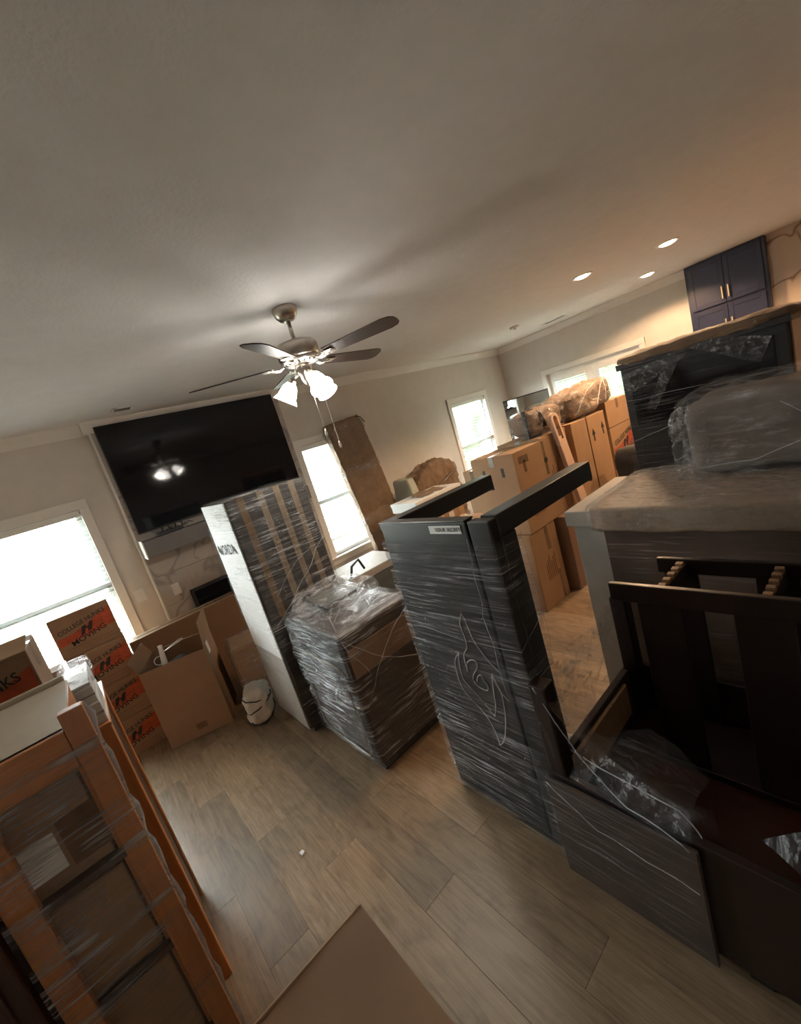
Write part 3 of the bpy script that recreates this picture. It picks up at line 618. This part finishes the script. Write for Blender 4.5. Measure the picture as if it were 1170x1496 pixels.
# upside-down dark table with upright legs
t = thing('upturned_table', 'dark wooden table turned upside down with upright legs and torn film', 'table', (1.035, -.45, 0)); W_, D_2, H_ = .79, 1.40, .48
def slab(nm, a, mat='espresso_wood'): return B(*a).build(nm, mat, t, .004)
slab('apron', (0, .03, -.40, D_2, .05, H_)); slab('apron', (W_-.03, W_, -.40, D_2, .05, H_)); slab('apron', (.03, W_-.03, -.40, -.37, .05, H_)); slab('apron', (.03, W_-.03, D_2-.03, D_2, .05, H_), 'board_dark_brown')
slab('inner_panel', (.03, W_-.03, -.37, D_2-.03, .22, .25), 'espresso_flat')
for (x0, y0) in ((.005, D_2-.08), (W_-.095, D_2-.08), (.005, -.39), (W_-.095, -.39)): B(x0, x0+.065, y0, y0+.07, .25, .86).build('leg', 'espresso_wood', t, .006)
for (x0, y0) in ((.02, D_2-.62), (.07, D_2-.72), (.02, -.3), (W_-.1, -.3), (W_-.1, D_2-.12)): B(x0, x0+.06, y0, y0+.06, 0, .06).build('foot', 'black_matte', t, .004)
B(-.028, -.012, .90, D_2-.006, .03, H_-.005).build('side_cover', 'board_dark_brown', t, .004)
B(.10, .62, D_2-.05, D_2-.032, .30, .46).build('end_board', 'plywood_edge', t, .006)
film_box(t, -.036, .12, .89, D_2-.004, .06, H_+.015, 'stretch_film_thin', .006, 8, 11, .06, 12)
def film_sheet(a, b, c, d, amp=.02, seed=0, mat='film_clear'): MB().sheet(a, b, c, d, 14, 14, amp, 7, seed).build('film_sheet', mat, t, smooth=True)
film_sheet((.0, D_2-.04, .86), (.66, D_2-.04, .86), (.67, D_2-.05, .74), (.02, D_2-.04, .70), .03, 3)
film_sheet((.0, D_2-.04, .84), (.06, D_2-.04, .84), (.16, D_2-.1, .36), (-.02, D_2-.05, .46), .03, 6)
film_sheet((.0, D_2-.1, .50), (.10, D_2-.12, .60), (.02, .92, .56), (-.01, .92, .46), .03, 9, 'film_crinkle')
film_sheet((.0, D_2-.06, .86), (.05, D_2-.04, .84), (.16, D_2-.30, .50), (-.02, D_2-.36, .48), .03, 21)
film_sheet((.03, D_2-.05, .84), (.68, D_2-.05, .84), (.30, D_2-.04, .50), (.06, D_2-.04, .50), .03, 24)
film_sheet((.10, D_2-.12, .58), (.36, D_2-.25, .52), (.28, .95, .44), (.02, .92, .56), .04, 12)
film_sheet((.10, .78, .50), (.02, .66, .50), (.10, .2, .50), (.32, .3, .56), .05, 15, 'film_crinkle')
strand(t, [(.0, D_2-.03, .86), (.02, D_2-.15, .60), (.0, 1.1, .49), (-.03, .92, .47)], .0035); strand(t, [(.05, D_2-.1, .58), (.02, .95, .55), (.02, .9, .47)], .004)
strand(t, [(-.038, D_2-.02, .47), (-.04, 1.2, .36), (-.04, .91, .33)], .003)
t = thing('film_scrap', 'crumpled ball of clear film on the floor between game table and dresser', 'plastic film', (1.50, 1.19, 0)); MB().soft((0, 0, .055), (.14, .22, .12), 12, .7, .03, 16, 4, ridge=True).build('film', 'film_rope_mat', t, smooth=True)

# dark slatted rack standing in the upturned table
t = thing('slatted_rack', 'dark wooden frame with broad slats and notched cross rails', 'rack', (1.50, -.75, .25)); H_ = .81
B(0, .025, 0, 1.555, H_-.075, H_).build('front_rail', 'espresso_wood', t, .004); B(.268, .293, 0, 1.47, H_-.07, H_-.005).build('back_rail', 'espresso_wood', t, .004)
for y0 in (1.31, 1.01, .70, .4, .1):
    B(.004, .022, y0, y0+.15, 0, H_-.07).build('slat', 'espresso_wood', t, .003); B(.271, .288, y0+.02, y0+.14, 0, H_-.06).build('slat', 'espresso_wood', t, .003)
    c = B(.025, .268, y0+.05, y0+.075, H_-.09, H_-.022).build('cross_rail', 'espresso_wood', t, .002)
    for k in range(5): B(.03+.048*k, .054+.048*k, y0+.05, y0+.075, H_-.023, H_-.004).build('notch_tooth', 'plywood_edge', c, .002)
B(.0, .293, 0, 1.5, 0, .03).build('base', 'espresso_wood', t, .003)

# long wrapped dresser behind it
t = thing('wrapped_dresser', 'long grey dresser covered in brown paper and shiny film', 'dresser', (2.10, -1.0, 0)); W_, D_2, H_ = .66, 2.25, 1.17
B(0, W_, 0, D_2, .03, H_-.09).build('body', 'board_grey', t, .008); B(-.02, W_+.01, 0, D_2+.03, H_-.09, H_).build('lid', 'board_grey', t, .006)
B(-.012, 0, 0, D_2-.17, .05, H_-.09).build('paper_front', 'paper_taupe', t, .003)
MB().soft((W_/2-.02, (D_2-.12)/2, H_-.045), (W_+.06, D_2-.12, .125), 22, .12, .008, 11, 4, ridge=True).build('paper_cover', 'kraft_wrap', t, smooth=True)
film_box(t, -.03, W_+.03, -.02, D_2+.04, .05, H_+.012, 'stretch_film_thin', .006, 8, 13, .04, 20)
MB().soft((W_/2-.02, (D_2-.12)/2, H_-.03), (W_+.085, D_2-.10, .125), 80, .12, .013, 36, 9, ridge=True).build('plastic_wrap', 'film_crumpled_glare', t)
# bundle on the dresser
t = thing('wrapped_cushion', 'grey cushion bundle in loose clear film on the wrapped dresser', 'cushion', (2.45, -.13, 1.20))
MB().soft((.22, .45, .205), (.46, .86, .37), 16, .25, .02, 6, 3).build('cushion', 'cushion_taupe', t, smooth=True)
MB().soft((.22, .45, .215), (.50, .92, .41), 30, .26, .022, 7, 7, ridge=True).build('plastic_wrap', 'film_clear', t, smooth=True)
MB().soft((.0, .86, .18), (.12, .13, .36), 12, .5, .02, 14, 2, ridge=True).build('film_bunch', 'film_crinkle', t, smooth=True)
strand(t, [(-.04, .88, .06), (-.06, .6, .08), (-.06, .3, .2), (-.05, .02, .36)], .0035); strand(t, [(-.06, .5, .32), (-.06, .32, .18), (-.06, .02, .02)], .003)
# black wrapped cabinet
t = thing('wrapped_black_cabinet', 'tall black cabinet with brown paper on top under clear film', 'cabinet', (3.0, .40, 0)); W_, D_2, H_ = .55, .82, 1.862
B(0, W_, 0, D_2, 0, H_).build('body', 'black_matte', t, .008); B(-.015, W_, -.015, D_2+.02, H_-.04, H_).build('top_edge', 'black_matte', t, .006)
B(-.004, 0, .06, D_2-.05, 1.45, H_-.08).build('door', 'black_gloss', t, .003); B(-.004, 0, .06, D_2-.05, .1, 1.42).build('door', 'black_matte', t, .003)
MB().soft((W_/2, D_2/2, H_+.012), (W_+.05, D_2+.06, .055), 16, .4, .022, 8, 5, ridge=True).build('paper_cover', 'kraft_paper', t, smooth=True)
MB().box(.02, W_, -.012, -.002, .2, H_-.02).build('side_paper', 'kraft_wrap', t, .003)
film_box(t, -.02, W_+.02, -.025, D_2+.02, .9, H_+.045, 'stretch_film_thin', .010, 5, 4, .05, 16)
film_sheet_t = t
for a, b, c, d, sd in (((-.028, D_2-.05, 1.66), (-.03, .45, 1.80), (-.03, .42, 1.86), (-.028, D_2-.0, 1.78), 2), ((-.032, .42, 1.84), (-.03, .12, 1.66), (-.032, .06, 1.78), (-.03, .3, 1.86), 5), ((-.03, D_2-.12, 1.54), (-.03, D_2-.18, 1.53), (-.03, .46, 1.82), (-.03, .52, 1.85), 7)):
    MB().sheet(a, b, c, d, 12, 8, .02, 12, sd).build('film_sheet', 'film_crinkle', t, smooth=True)
strand(t, [(-.03, D_2+.01, 1.34), (-.032, .5, 1.44), (-.032, .2, 1.54), (-.03, -.02, 1.60)], .003); strand(t, [(-.03, D_2, 1.62), (-.032, .45, 1.62), (-.03, -.01, 1.60)], .0025)

# ------------------------------------------------------------------ carton pile in the middle
def vert_print(t, x0, z0, nx, w_, h_, n=6):
    mb = MB()
    for k in range(n): mb.box(x0+k*w_, x0+k*w_+w_*.35, -.0014, -.0002, z0, z0+h_*(.7+.3*((k*7) % 3)/2))
    mb.build('printed_text', 'print_brown', t)
t = carton('tall_carton', 'brown carton with black hand holes, on top beside the table legs', 'box', (2.86, 2.09, .72), (.43, .46, .71), 0, 'cardboard', 'tape_tan', 'cartons in the middle pile')
for y0 in (.12, .32): B(-.0014, 0, y0, y0+.03, .52, .60).build('hand_hole', 'black_matte', t)
MB().box(.06, .2, -.0014, -.0002, .60, .66).box(.12, .15, -.0014, -.0002, .52, .62).build('tape_patch', 'tape_brown', t); vert_print(t, .12, .12, 6, .03, .26)
t = carton('tall_carton', 'brown carton with a taped dark corner, behind the one with hand holes', 'box', (3.30, 2.10, .72), (.46, .46, .735), R(.6), 'cardboard', 'tape_tan', 'cartons in the middle pile')
vert_print(t, .06, .18, 6, .028, .28); MB().box(.0, .045, -.0016, -.0002, .40, .70).build('tape_patch', 'tape_brown', t); MB().lathe([(.0001, 0), (.025, 0), (.025, .002), (.0001, .002)], 16, Matrix.Translation((.03, -.003, .53)) @ Matrix.Rotation(R(90), 4, 'X'), cap=False).build('hand_hole', 'black_matte', t)
t = carton('tall_carton', 'brown carton on the floor with a long tape seam, under the hand-hole carton', 'box', (2.83, 2.10, 0), (.40, .45, .715), R(-.5), 'cardboard', 'tape_tan', 'cartons in the middle pile')
MB().box(.22, .27, -.0014, -.0002, .50, .71).box(.30, .33, -.0014, -.0002, .0, .28).build('tape_patch', 'tape_brown', t); vert_print(t, .14, .24, 6, .028, .22)
t = carton('narrow_carton', 'narrow reddish-brown carton with an orange sticker on the floor', 'box', (3.30, 2.02, 0), (.17, .45, .715), 0, 'cardboard_dark', 'tape_tan', 'cartons in the middle pile')
B(.01, .075, -.0016, -.0002, .615, .70).build('sticker', 'sticker_orange', t); B(.03, .055, -.0022, -.0015, .652, .664).build('printed_text', 'print_black', t)
carton('low_carton', 'low wide brown carton lying beside the orange-stickered one', 'box', (3.48, 2.06, 0), (.30, .48, .715), 0, 'cardboard', None, 'cartons in the middle pile')
t = carton('arrow_carton', 'slim upright brown carton left of the one with two black arrows', 'box', (3.79, 2.06, 0), (.30, .46, 1.465), 0, 'cardboard', None, 'tall cartons behind the pale post', 'y')
def arrow(t, x, z, s):
    MB().prism([(x-.1*s, z-.5*s), (x+.1*s, z-.5*s), (x+.1*s, z), (x+.28*s, z), (x, z+.5*s), (x-.28*s, z), (x-.1*s, z)], .001).build('printed_arrow', 'print_black', t, loc=(0, -.0014, 0))
t = carton('arrow_carton', 'slim upright brown carton with two black arrows', 'box', (4.11, 2.06, 0), (.38, .46, 1.465), 0, 'cardboard', None, 'tall cartons behind the pale post', 'y')
arrow(t, .09, 1.27, .13); arrow(t, .30, 1.30, .13)
# pale slotted post leaning in front
t = thing('slotted_post', 'pale wooden post with an oval slotted end leaning on the cartons', 'post', (3.69, 1.955, 0)); P = Matrix.Rotation(R(-9), 4, 'Y')
t.rotation_euler = (R(-3.9), R(-7), 0)
B(0, .125, 0, .04, 0, 1.34).build('shaft', 'post_wood', t, .006)
o_ = [(.0625+.06*math.cos(q*math.pi/12), .86+.72+.05*math.sin(q*math.pi/12)) for q in range(13)]+[(.0025, 1.34), (.1225, 1.34)]
i_ = [(.0625+.032*math.cos(q*math.pi/12), .85+.72+.035*math.sin(q*math.pi/12)) for q in range(13)]+[(.0305, 1.38), (.0945, 1.38)]
n = len(o_); mb = MB(); vv = [(x, y, z) for y in (0, .04) for (x, z) in o_]+[(x, y, z) for y in (0, .04) for (x, z) in i_]
fs = []
for k in range(n):
    k2 = (k+1) % n; fs += [(k, k2, 2*n+k2, 2*n+k), (n+k, 3*n+k, 3*n+k2, n+k2), (k, n+k, n+k2, k2), (2*n+k, 2*n+k2, 3*n+k2, 3*n+k)]
mb.add(vv, fs).build('slotted_head', 'post_wood', t)
B(.03, .095, .012, .028, .655+.72, .69+.72).build('bracket', 'post_wood', t, .003); MB().lathe([(.0001, 0), (.014, 0), (.014, .02), (.0001, .02)], 12, Matrix.Translation((.06, .03, 1.49)) @ Matrix.Rotation(R(90), 4, 'X'), cap=False).build('bolt', 'black_matte', t)
# right-hand boxes
t = carton('moving_box', 'orange-printed moving carton under a plain carton beside the black cabinet', 'box', (4.60, 2.08, .78), (.62, .36, .46), 0, 'cardboard', group='orange-printed moving cartons by the black cabinet'); print_college(t, .62, .46)
carton('plain_carton', 'plain brown carton with taped side on top beside the black cabinet', 'box', (4.60, 2.08, 1.244), (.56, .36, .28), 0, 'cardboard', group='cartons beside the black cabinet', seam='y')
carton('plain_carton', 'plain brown carton at the bottom beside the black cabinet', 'box', (4.58, 2.09, 0), (.62, .36, .777), 0, 'cardboard_dark', group='cartons beside the black cabinet')
t = thing('dark_bag', 'dark fabric bag leaning against the orange-printed carton', 'bag', (4.02, 1.66, 0)); MB().soft((.2, .1, .55), (.34, .22, 1.10), 12, .3, .03, 6, 4, shape=lambda q: (q[0]*(1-.15*(q[2]+1)/2)+.12*q[2], q[1], q[2])).build('bag_body', 'blanket_dark', t, smooth=True)
MB().tube([(.20, .0, 1.07), (.24, -.02, 1.12), (.36, -.02, 1.12), (.42, 0, 1.06)], .012, 8).build('handle', 'paper_white', t, smooth=True)
# bundles on top
t = thing('paper_bundle', 'brown paper bundle criss-crossed with clear film on top of the cartons', 'bundle', (4.10, 2.10, 1.497)); t.rotation_euler = (0, R(-5), 0)
MB().soft((.30, .15, .11), (.86, .34, .25), 30, .42, .028, 5.5, 6, ridge=True).build('paper', 'kraft_paper', t, smooth=True); MB().soft((.30, .15, .115), (.90, .37, .27), 24, .42, .026, 6, 3, ridge=True).build('plastic_wrap', 'film_crinkle', t, smooth=True)
for pts in (((-.1, -.03, .05), (.1, -.06, .2), (.3, -.05, .24)), ((.0, -.04, .22), (.2, -.06, .1), (.45, -.04, .02)), ((.25, -.06, .02), (.4, -.06, .18), (.6, -.02, .24)), ((.5, -.05, -.0), (.52, -.06, .16), (.56, -.03, .23), (.60, -.05, .16), (.62, -.05, .0))): strand(t, pts, .006)
t = thing('film_bundle', 'grey film-wrapped bundle with dark bands on top of the cartons', 'bundle', (3.375, 2.15, 1.512))
MB().soft((.24, .14, .08), (.54, .26, .20), 24, .45, .02, 6, 8, ridge=True).build('paper', 'kraft_paper', t, smooth=True); MB().soft((.24, .13, .08), (.60, .30, .24), 24, .45, .022, 7, 9, ridge=True).build('plastic_wrap', 'film_crinkle', t, smooth=True)
B(-.06, -.03, .05, .08, -.055, .20).build('strap', 'black_matte', t, .003); MB().tube([(.1, -.03, .02), (.11, 0, .15), (.12, .14, .21)], .02, 6).build('strap', 'charcoal', t, smooth=True)
# mirror behind
t = thing('framed_mirror', 'mirror with a thin black top edge, reflecting window blinds', 'mirror', (5.28, 3.80, .55), R(12.4))
B(0, .03, -.66, 0, 0, 1.28).build('backing', 'charcoal', t, .003); B(-.004, 0, -.655, -.005, .005, 1.27).build('mirror_plate', 'mirror_glass', t); B(-.008, .03, -.66, 0, 1.27, 1.285).build('top_edge', 'black_matte', t, .002)
t = carton('mirror_stand_carton', 'wide brown carton that carries the mirror', 'box', (5.2, 3.1, 0), (.6, .75, .55), 0, 'cardboard')

# ------------------------------------------------------------------ things by the back wall
t = thing('paper_wrapped_plank', 'tall plank wrapped in crumpled brown paper leaning beside the window', 'plank', (2.93, 4.42, 0)); t.rotation_euler = (R(-4.2), R(-4), 0)
MB().soft((.26, .06, 1.10), (.55, .10, 2.2), 44, .10, .012, 15, 5, ridge=True).build('paper', 'kraft_paper', t, smooth=True)
for z in (1.55, 2.08, .9): MB().soft((.26, .06, z), (.575, .125, .10), 16, .2, .014, 18, z, ridge=True).build('tape_band', 'film_crinkle', t, smooth=True)
MB().tube([(.46, 0, 2.19), (.53, 0, 2.17), (.57, 0, 2.08)], .006, 6).build('strap', 'cord_black', t, smooth=True)
t = thing('paper_wrapped_bundle', 'lumpy brown paper bundle like a wrapped chair by the back wall', 'bundle', (3.62, 4.15, 0))
MB().soft((.42, .25, .66), (.80, .42, 1.30), 40, .22, .035, 8, 3, ridge=True, shape=lambda q: (q[0], q[1]*(1-.2*(q[2]+1)/2), q[2]+(.10*q[0]-.16*max(0, -q[0]-.2)-.3*max(0, q[0]-.35) if q[2] > 0 else 0))).build('paper', 'kraft_paper', t, smooth=True)
MB().tube([(.02, .02, .82), (.3, -.01, 1.0), (.6, -.0, 1.1)], .02, 8).build('tape_band', 'tape_brown', t, smooth=True)
t = thing('foam_pad', 'pale green-grey foam pad standing beside the paper bundle', 'pad', (3.47, 4.2, 0)); MB().soft((.065, .18, .62), (.13, .36, 1.24), 12, .25, .02, 6, 8).build('pad', 'cushion_green', t, smooth=True)
carton('plain_carton', 'plain brown carton under the white flat box by the back wall', 'box', (3.0, 3.62, 0), (.74, .42, .93), 0, 'cardboard')
t = thing('white_flat_box', 'white flat box with loose paper on its lid', 'box', (2.98, 3.6, .935)); B(0, .78, 0, .46, 0, .10).build('body', 'paper_white', t, .005); B(-.005, .785, -.005, .465, .08, .115).build('lid', 'paper_white', t, .004)
MB().sheet((.2, .1, .125), (.6, .05, .12), (.65, .35, .13), (.25, .4, .14), 8, 8, .02, 8, 2).build('loose_paper', 'kraft_paper', t)
t = carton('plain_carton', 'plain brown carton behind the black game table', 'box', (1.85, 2.0, 0), (.45, .60, 1.09), 0, 'cardboard', 'tape_tan')
t = thing('paper_sheets', 'loose brown paper sheets lying on the carton behind the game table', 'paper', (1.86, 2.01, 1.092)); MB().sheet((.0, .0, .02), (.42, .0, .02), (.44, .55, .022), (.02, .56, .022), 14, 14, .03, 8, 4).build('sheet', 'cardboard_light', t); MB().sheet((.05, .0, .05), (.42, .0, .04), (.44, .17, .05), (.1, .19, .05), 12, 12, .04, 14, 7).build('sheet', 'film_crinkle', t)
t = carton('small_carton', 'small brown carton with a pale label behind the game table', 'box', (2.08, 2.23, 1.118), (.20, .17, .085), R(8), 'cardboard_light', 'paper_white'); B(.06, .12, -.0016, 0, .02, .065).build('sticker', 'label_white', t)
t = thing('hard_case', 'low grey-green flat case behind the low wrapped cabinet', 'case', (1.72, 3.25, 0)); B(0, .62, 0, .5, .01, .70).build('body', 'case_green', t, .012); B(-.005, .625, -.005, .505, .66, .735).build('lid', 'board_grey', t, .008); MB().tube([(.02, .02, .74), (.06, .03, .83), (.16, .05, .86), (.2, .06, .75)], .012, 8).build('handle', 'black_matte', t, smooth=True)
carton('plain_carton', 'plain brown carton tucked behind the hand-hole carton', 'box', (3.0, 2.58, 0), (.5, .22, 1.31), 0, 'cardboard')

# ------------------------------------------------------------------ wooden furniture at the left
t = thing('bookcase', 'narrow orange wood bookcase wrapped in film with cartons on its shelves', 'bookcase', (-.39, 1.29, 0)); W_ = .275; Dp = .42
B(0, .055, 0, .03, 0, 1.44).build('stile', 'orange_wood', t, .003); B(W_-.05, W_, 0, .03, 0, 1.47).build('stile', 'orange_wood', t, .003)
B(.0, .02, .03, Dp, 0, 1.418).build('side_panel', 'orange_wood', t, .002); B(W_-.062, W_-.045, .03, Dp, 0, 1.418).build('side_panel', 'orange_wood', t, .002)
B(.055, W_-.05, 0, .03, 1.33, 1.43).build('top_rail', 'orange_wood_flat', t, .003); B(.0, W_-.045, .012, Dp+.02, 1.42, 1.43).build('top_board', 'cream', t, .002); B(.0, W_-.05, Dp+.02, Dp+.034, 1.40, 1.447).build('top_lip', 'cream', t, .004); B(.02, W_-.06, Dp-.01, Dp, .05, 1.4).build('back_panel', 'red_brown_wood', t)
for z in (1.05, .74, .43, .1): B(.02, W_-.05, .012, Dp-.01, z, z+.02).build('shelf', 'red_brown_wood', t, .002)
film_box(t, -.006, W_+.004, -.012, .034, .1, 1.40, 'stretch_film_heavy', .003, 9, 21, .03, 20)
MB().tube([(W_-.004+.004*math.sin(k*1.7), .045+.008*math.sin(k*2.3), 1.46-.04*k) for k in range(36)], [.006+.006*abs(math.sin(k*1.3))+.003*abs(math.sin(k*4.1)) for k in range(36)], 10).build('film_rope', 'film_rope_mat', t, smooth=True)
for k, z in enumerate((1.071, .761, .451)):
    c = carton('shelf_carton', 'brown carton on the %s shelf of the film-wrapped bookcase' % ('top', 'middle', 'lower')[k], 'box', (-.368, 1.325, z), (.185, .34, (.25, .27, .27)[k]), 0, 'cardboard', None, 'cartons in the bookcase')
    if k == 0: B(.03, .10, -.0015, 0, .04, .14).build('sticker', 'label_white', c); MB().prism([(.11, .03), (.2, .03), (.2, .16), (.11, .16)], .001).build('printed_mark', 'print_brown', c, loc=(0, -.0016, 0))
t = thing('dark_dresser', 'dark reddish wood dresser beside the film-wrapped bookcase', 'dresser', (-1.1, 1.26, 0)); B(0, .695, .01, .5, .04, 1.10).build('body', 'red_brown_wood', t, .006); B(-.01, .70, 0, .51, 1.10, 1.13).build('top', 'orange_wood_flat', t, .004); B(.02, .68, .02, .48, 0, .04).build('plinth', 'black_matte', t)
for k in range(4):
    d = B(.03, .665, -.004, .012, .08+.25*k, .31+.25*k).build('drawer', 'red_brown_wood', t, .004); MB().lathe([(.008, 0), (.016, .02), (.0001, .026)], 12, Matrix.Translation((.345, -.004, .195+.25*k)) @ Matrix.Rotation(R(90), 4, 'X')).build('knob', 'brass', d, smooth=True)
t = thing('orange_wood_chest', 'orange-brown wood chest with a straight corner post behind the bookcase', 'chest', (-1.0, 1.83, 0)); B(0, .835, .02, .5, .06, 1.185).build('body', 'orange_wood', t, .004); B(.83, .885, -.01, .05, 0, 1.19).build('corner_post', 'orange_wood', t, .004); B(.83, .885, .46, .51, 0, 1.19).build('corner_post', 'orange_wood', t, .004); B(.84, .875, .05, .46, .1, 1.17).build('side_panel', 'red_brown_wood', t); B(-.01, .888, -.012, .512, 1.185, 1.20).build('top', 'orange_wood_flat', t, .003)
t = carton('moving_box', 'orange-printed moving carton on the wood chest behind the bookcase', 'box', (-.63, 1.86, 1.203), (.40, .30, .34), 0, 'cardboard_dark', group='orange-printed moving carton on chest'); print_college(t, .40, .34)
MB().box(0, .4, 0, .15, 0, .004, F_((0, 0, .34), 'X', R(10))).build('raised_flap', 'cardboard_light', t)
t = carton('small_carton', 'small brown carton wedged behind the printed carton on the chest', 'box', (-.42, 2.22, 1.203), (.215, .11, .15), 0, 'cardboard_light', None)
for k, (dx, hh) in enumerate(((.10, .045), (.15, .03))):
    b_ = thing('small_jar', ('taller dark jar standing on the small carton by the window', 'shorter dark jar standing on the small carton by the window')[k], 'jar', (-.42+dx, 2.27, 1.354)); MB().lathe([(.016, 0), (.018, .004), (.018, hh), (.012, hh+.006)], 14).build('jar', 'blanket_dark', b_, smooth=True); MB().lathe([(.014, hh+.004), (.014, hh+.014), (.0001, hh+.014)], 14, cap=False).build('cap', 'paper_white', b_, smooth=True)
for k in range(3):
    b_ = thing('white_slim_box', ('lowest slim white box at the end of the wood chest', 'middle slim white box at the end of the wood chest', 'top slim white box in film at the end of the wood chest')[k], 'box', (-.205+.004*k, 1.84+.01*k, 1.201+.078*k-.016*(k == 2)), group='slim white boxes'); hh = (.078, .06, .012)[k]
    B(0, .088-.006*k, 0, .30, 0, hh).build('body', 'paper_white', b_, .003); MB().box(0, .088-.006*k, -.001, .301, hh*.45, hh*.55).build('printed_line', 'board_grey', b_)
    if k == 2: MB().soft((.04, .15, .02), (.095, .31, .05), 10, .4, .008, 20, 3, ridge=True).build('plastic_wrap', 'film_crinkle', b_, smooth=True)

# near carton flap in the foreground
t = thing('foreground_carton', 'big brown carton with its lid flaps folded down, low in front', 'box', (-.30, .40, 0)); a, b, c = .525, .545, .75
B(0, a, 0, b, 0, c-.012).build('body', 'cardboard_dark', t, .004); MB().sheet((0, .04, c), (a+.001, .04, c-.002), (a, b, c+.004), (0, b, c+.003), 12, 12, .006, 6, 3).build('flap', 'cardboard_dark', t); B(0, a, .0, .035, c-.012, c-.004).build('flap', 'cardboard', t)
MB().tube([(0, b, c+.002), (a*.5, b, c+.003), (a, b, c+.003)], .005, 6).build('torn_edge', 'cardboard_light', t)
t = thing('paper_scrap', 'tiny white paper scrap on the plank floor', 'scrap', (.31, 2.02, .001)); MB().sheet((0, 0, .003), (.02, .006, .006), (.016, .03, .004), (-.004, .022, .008), 3, 3, .004, 40, 1).build('scrap', 'label_white', t)
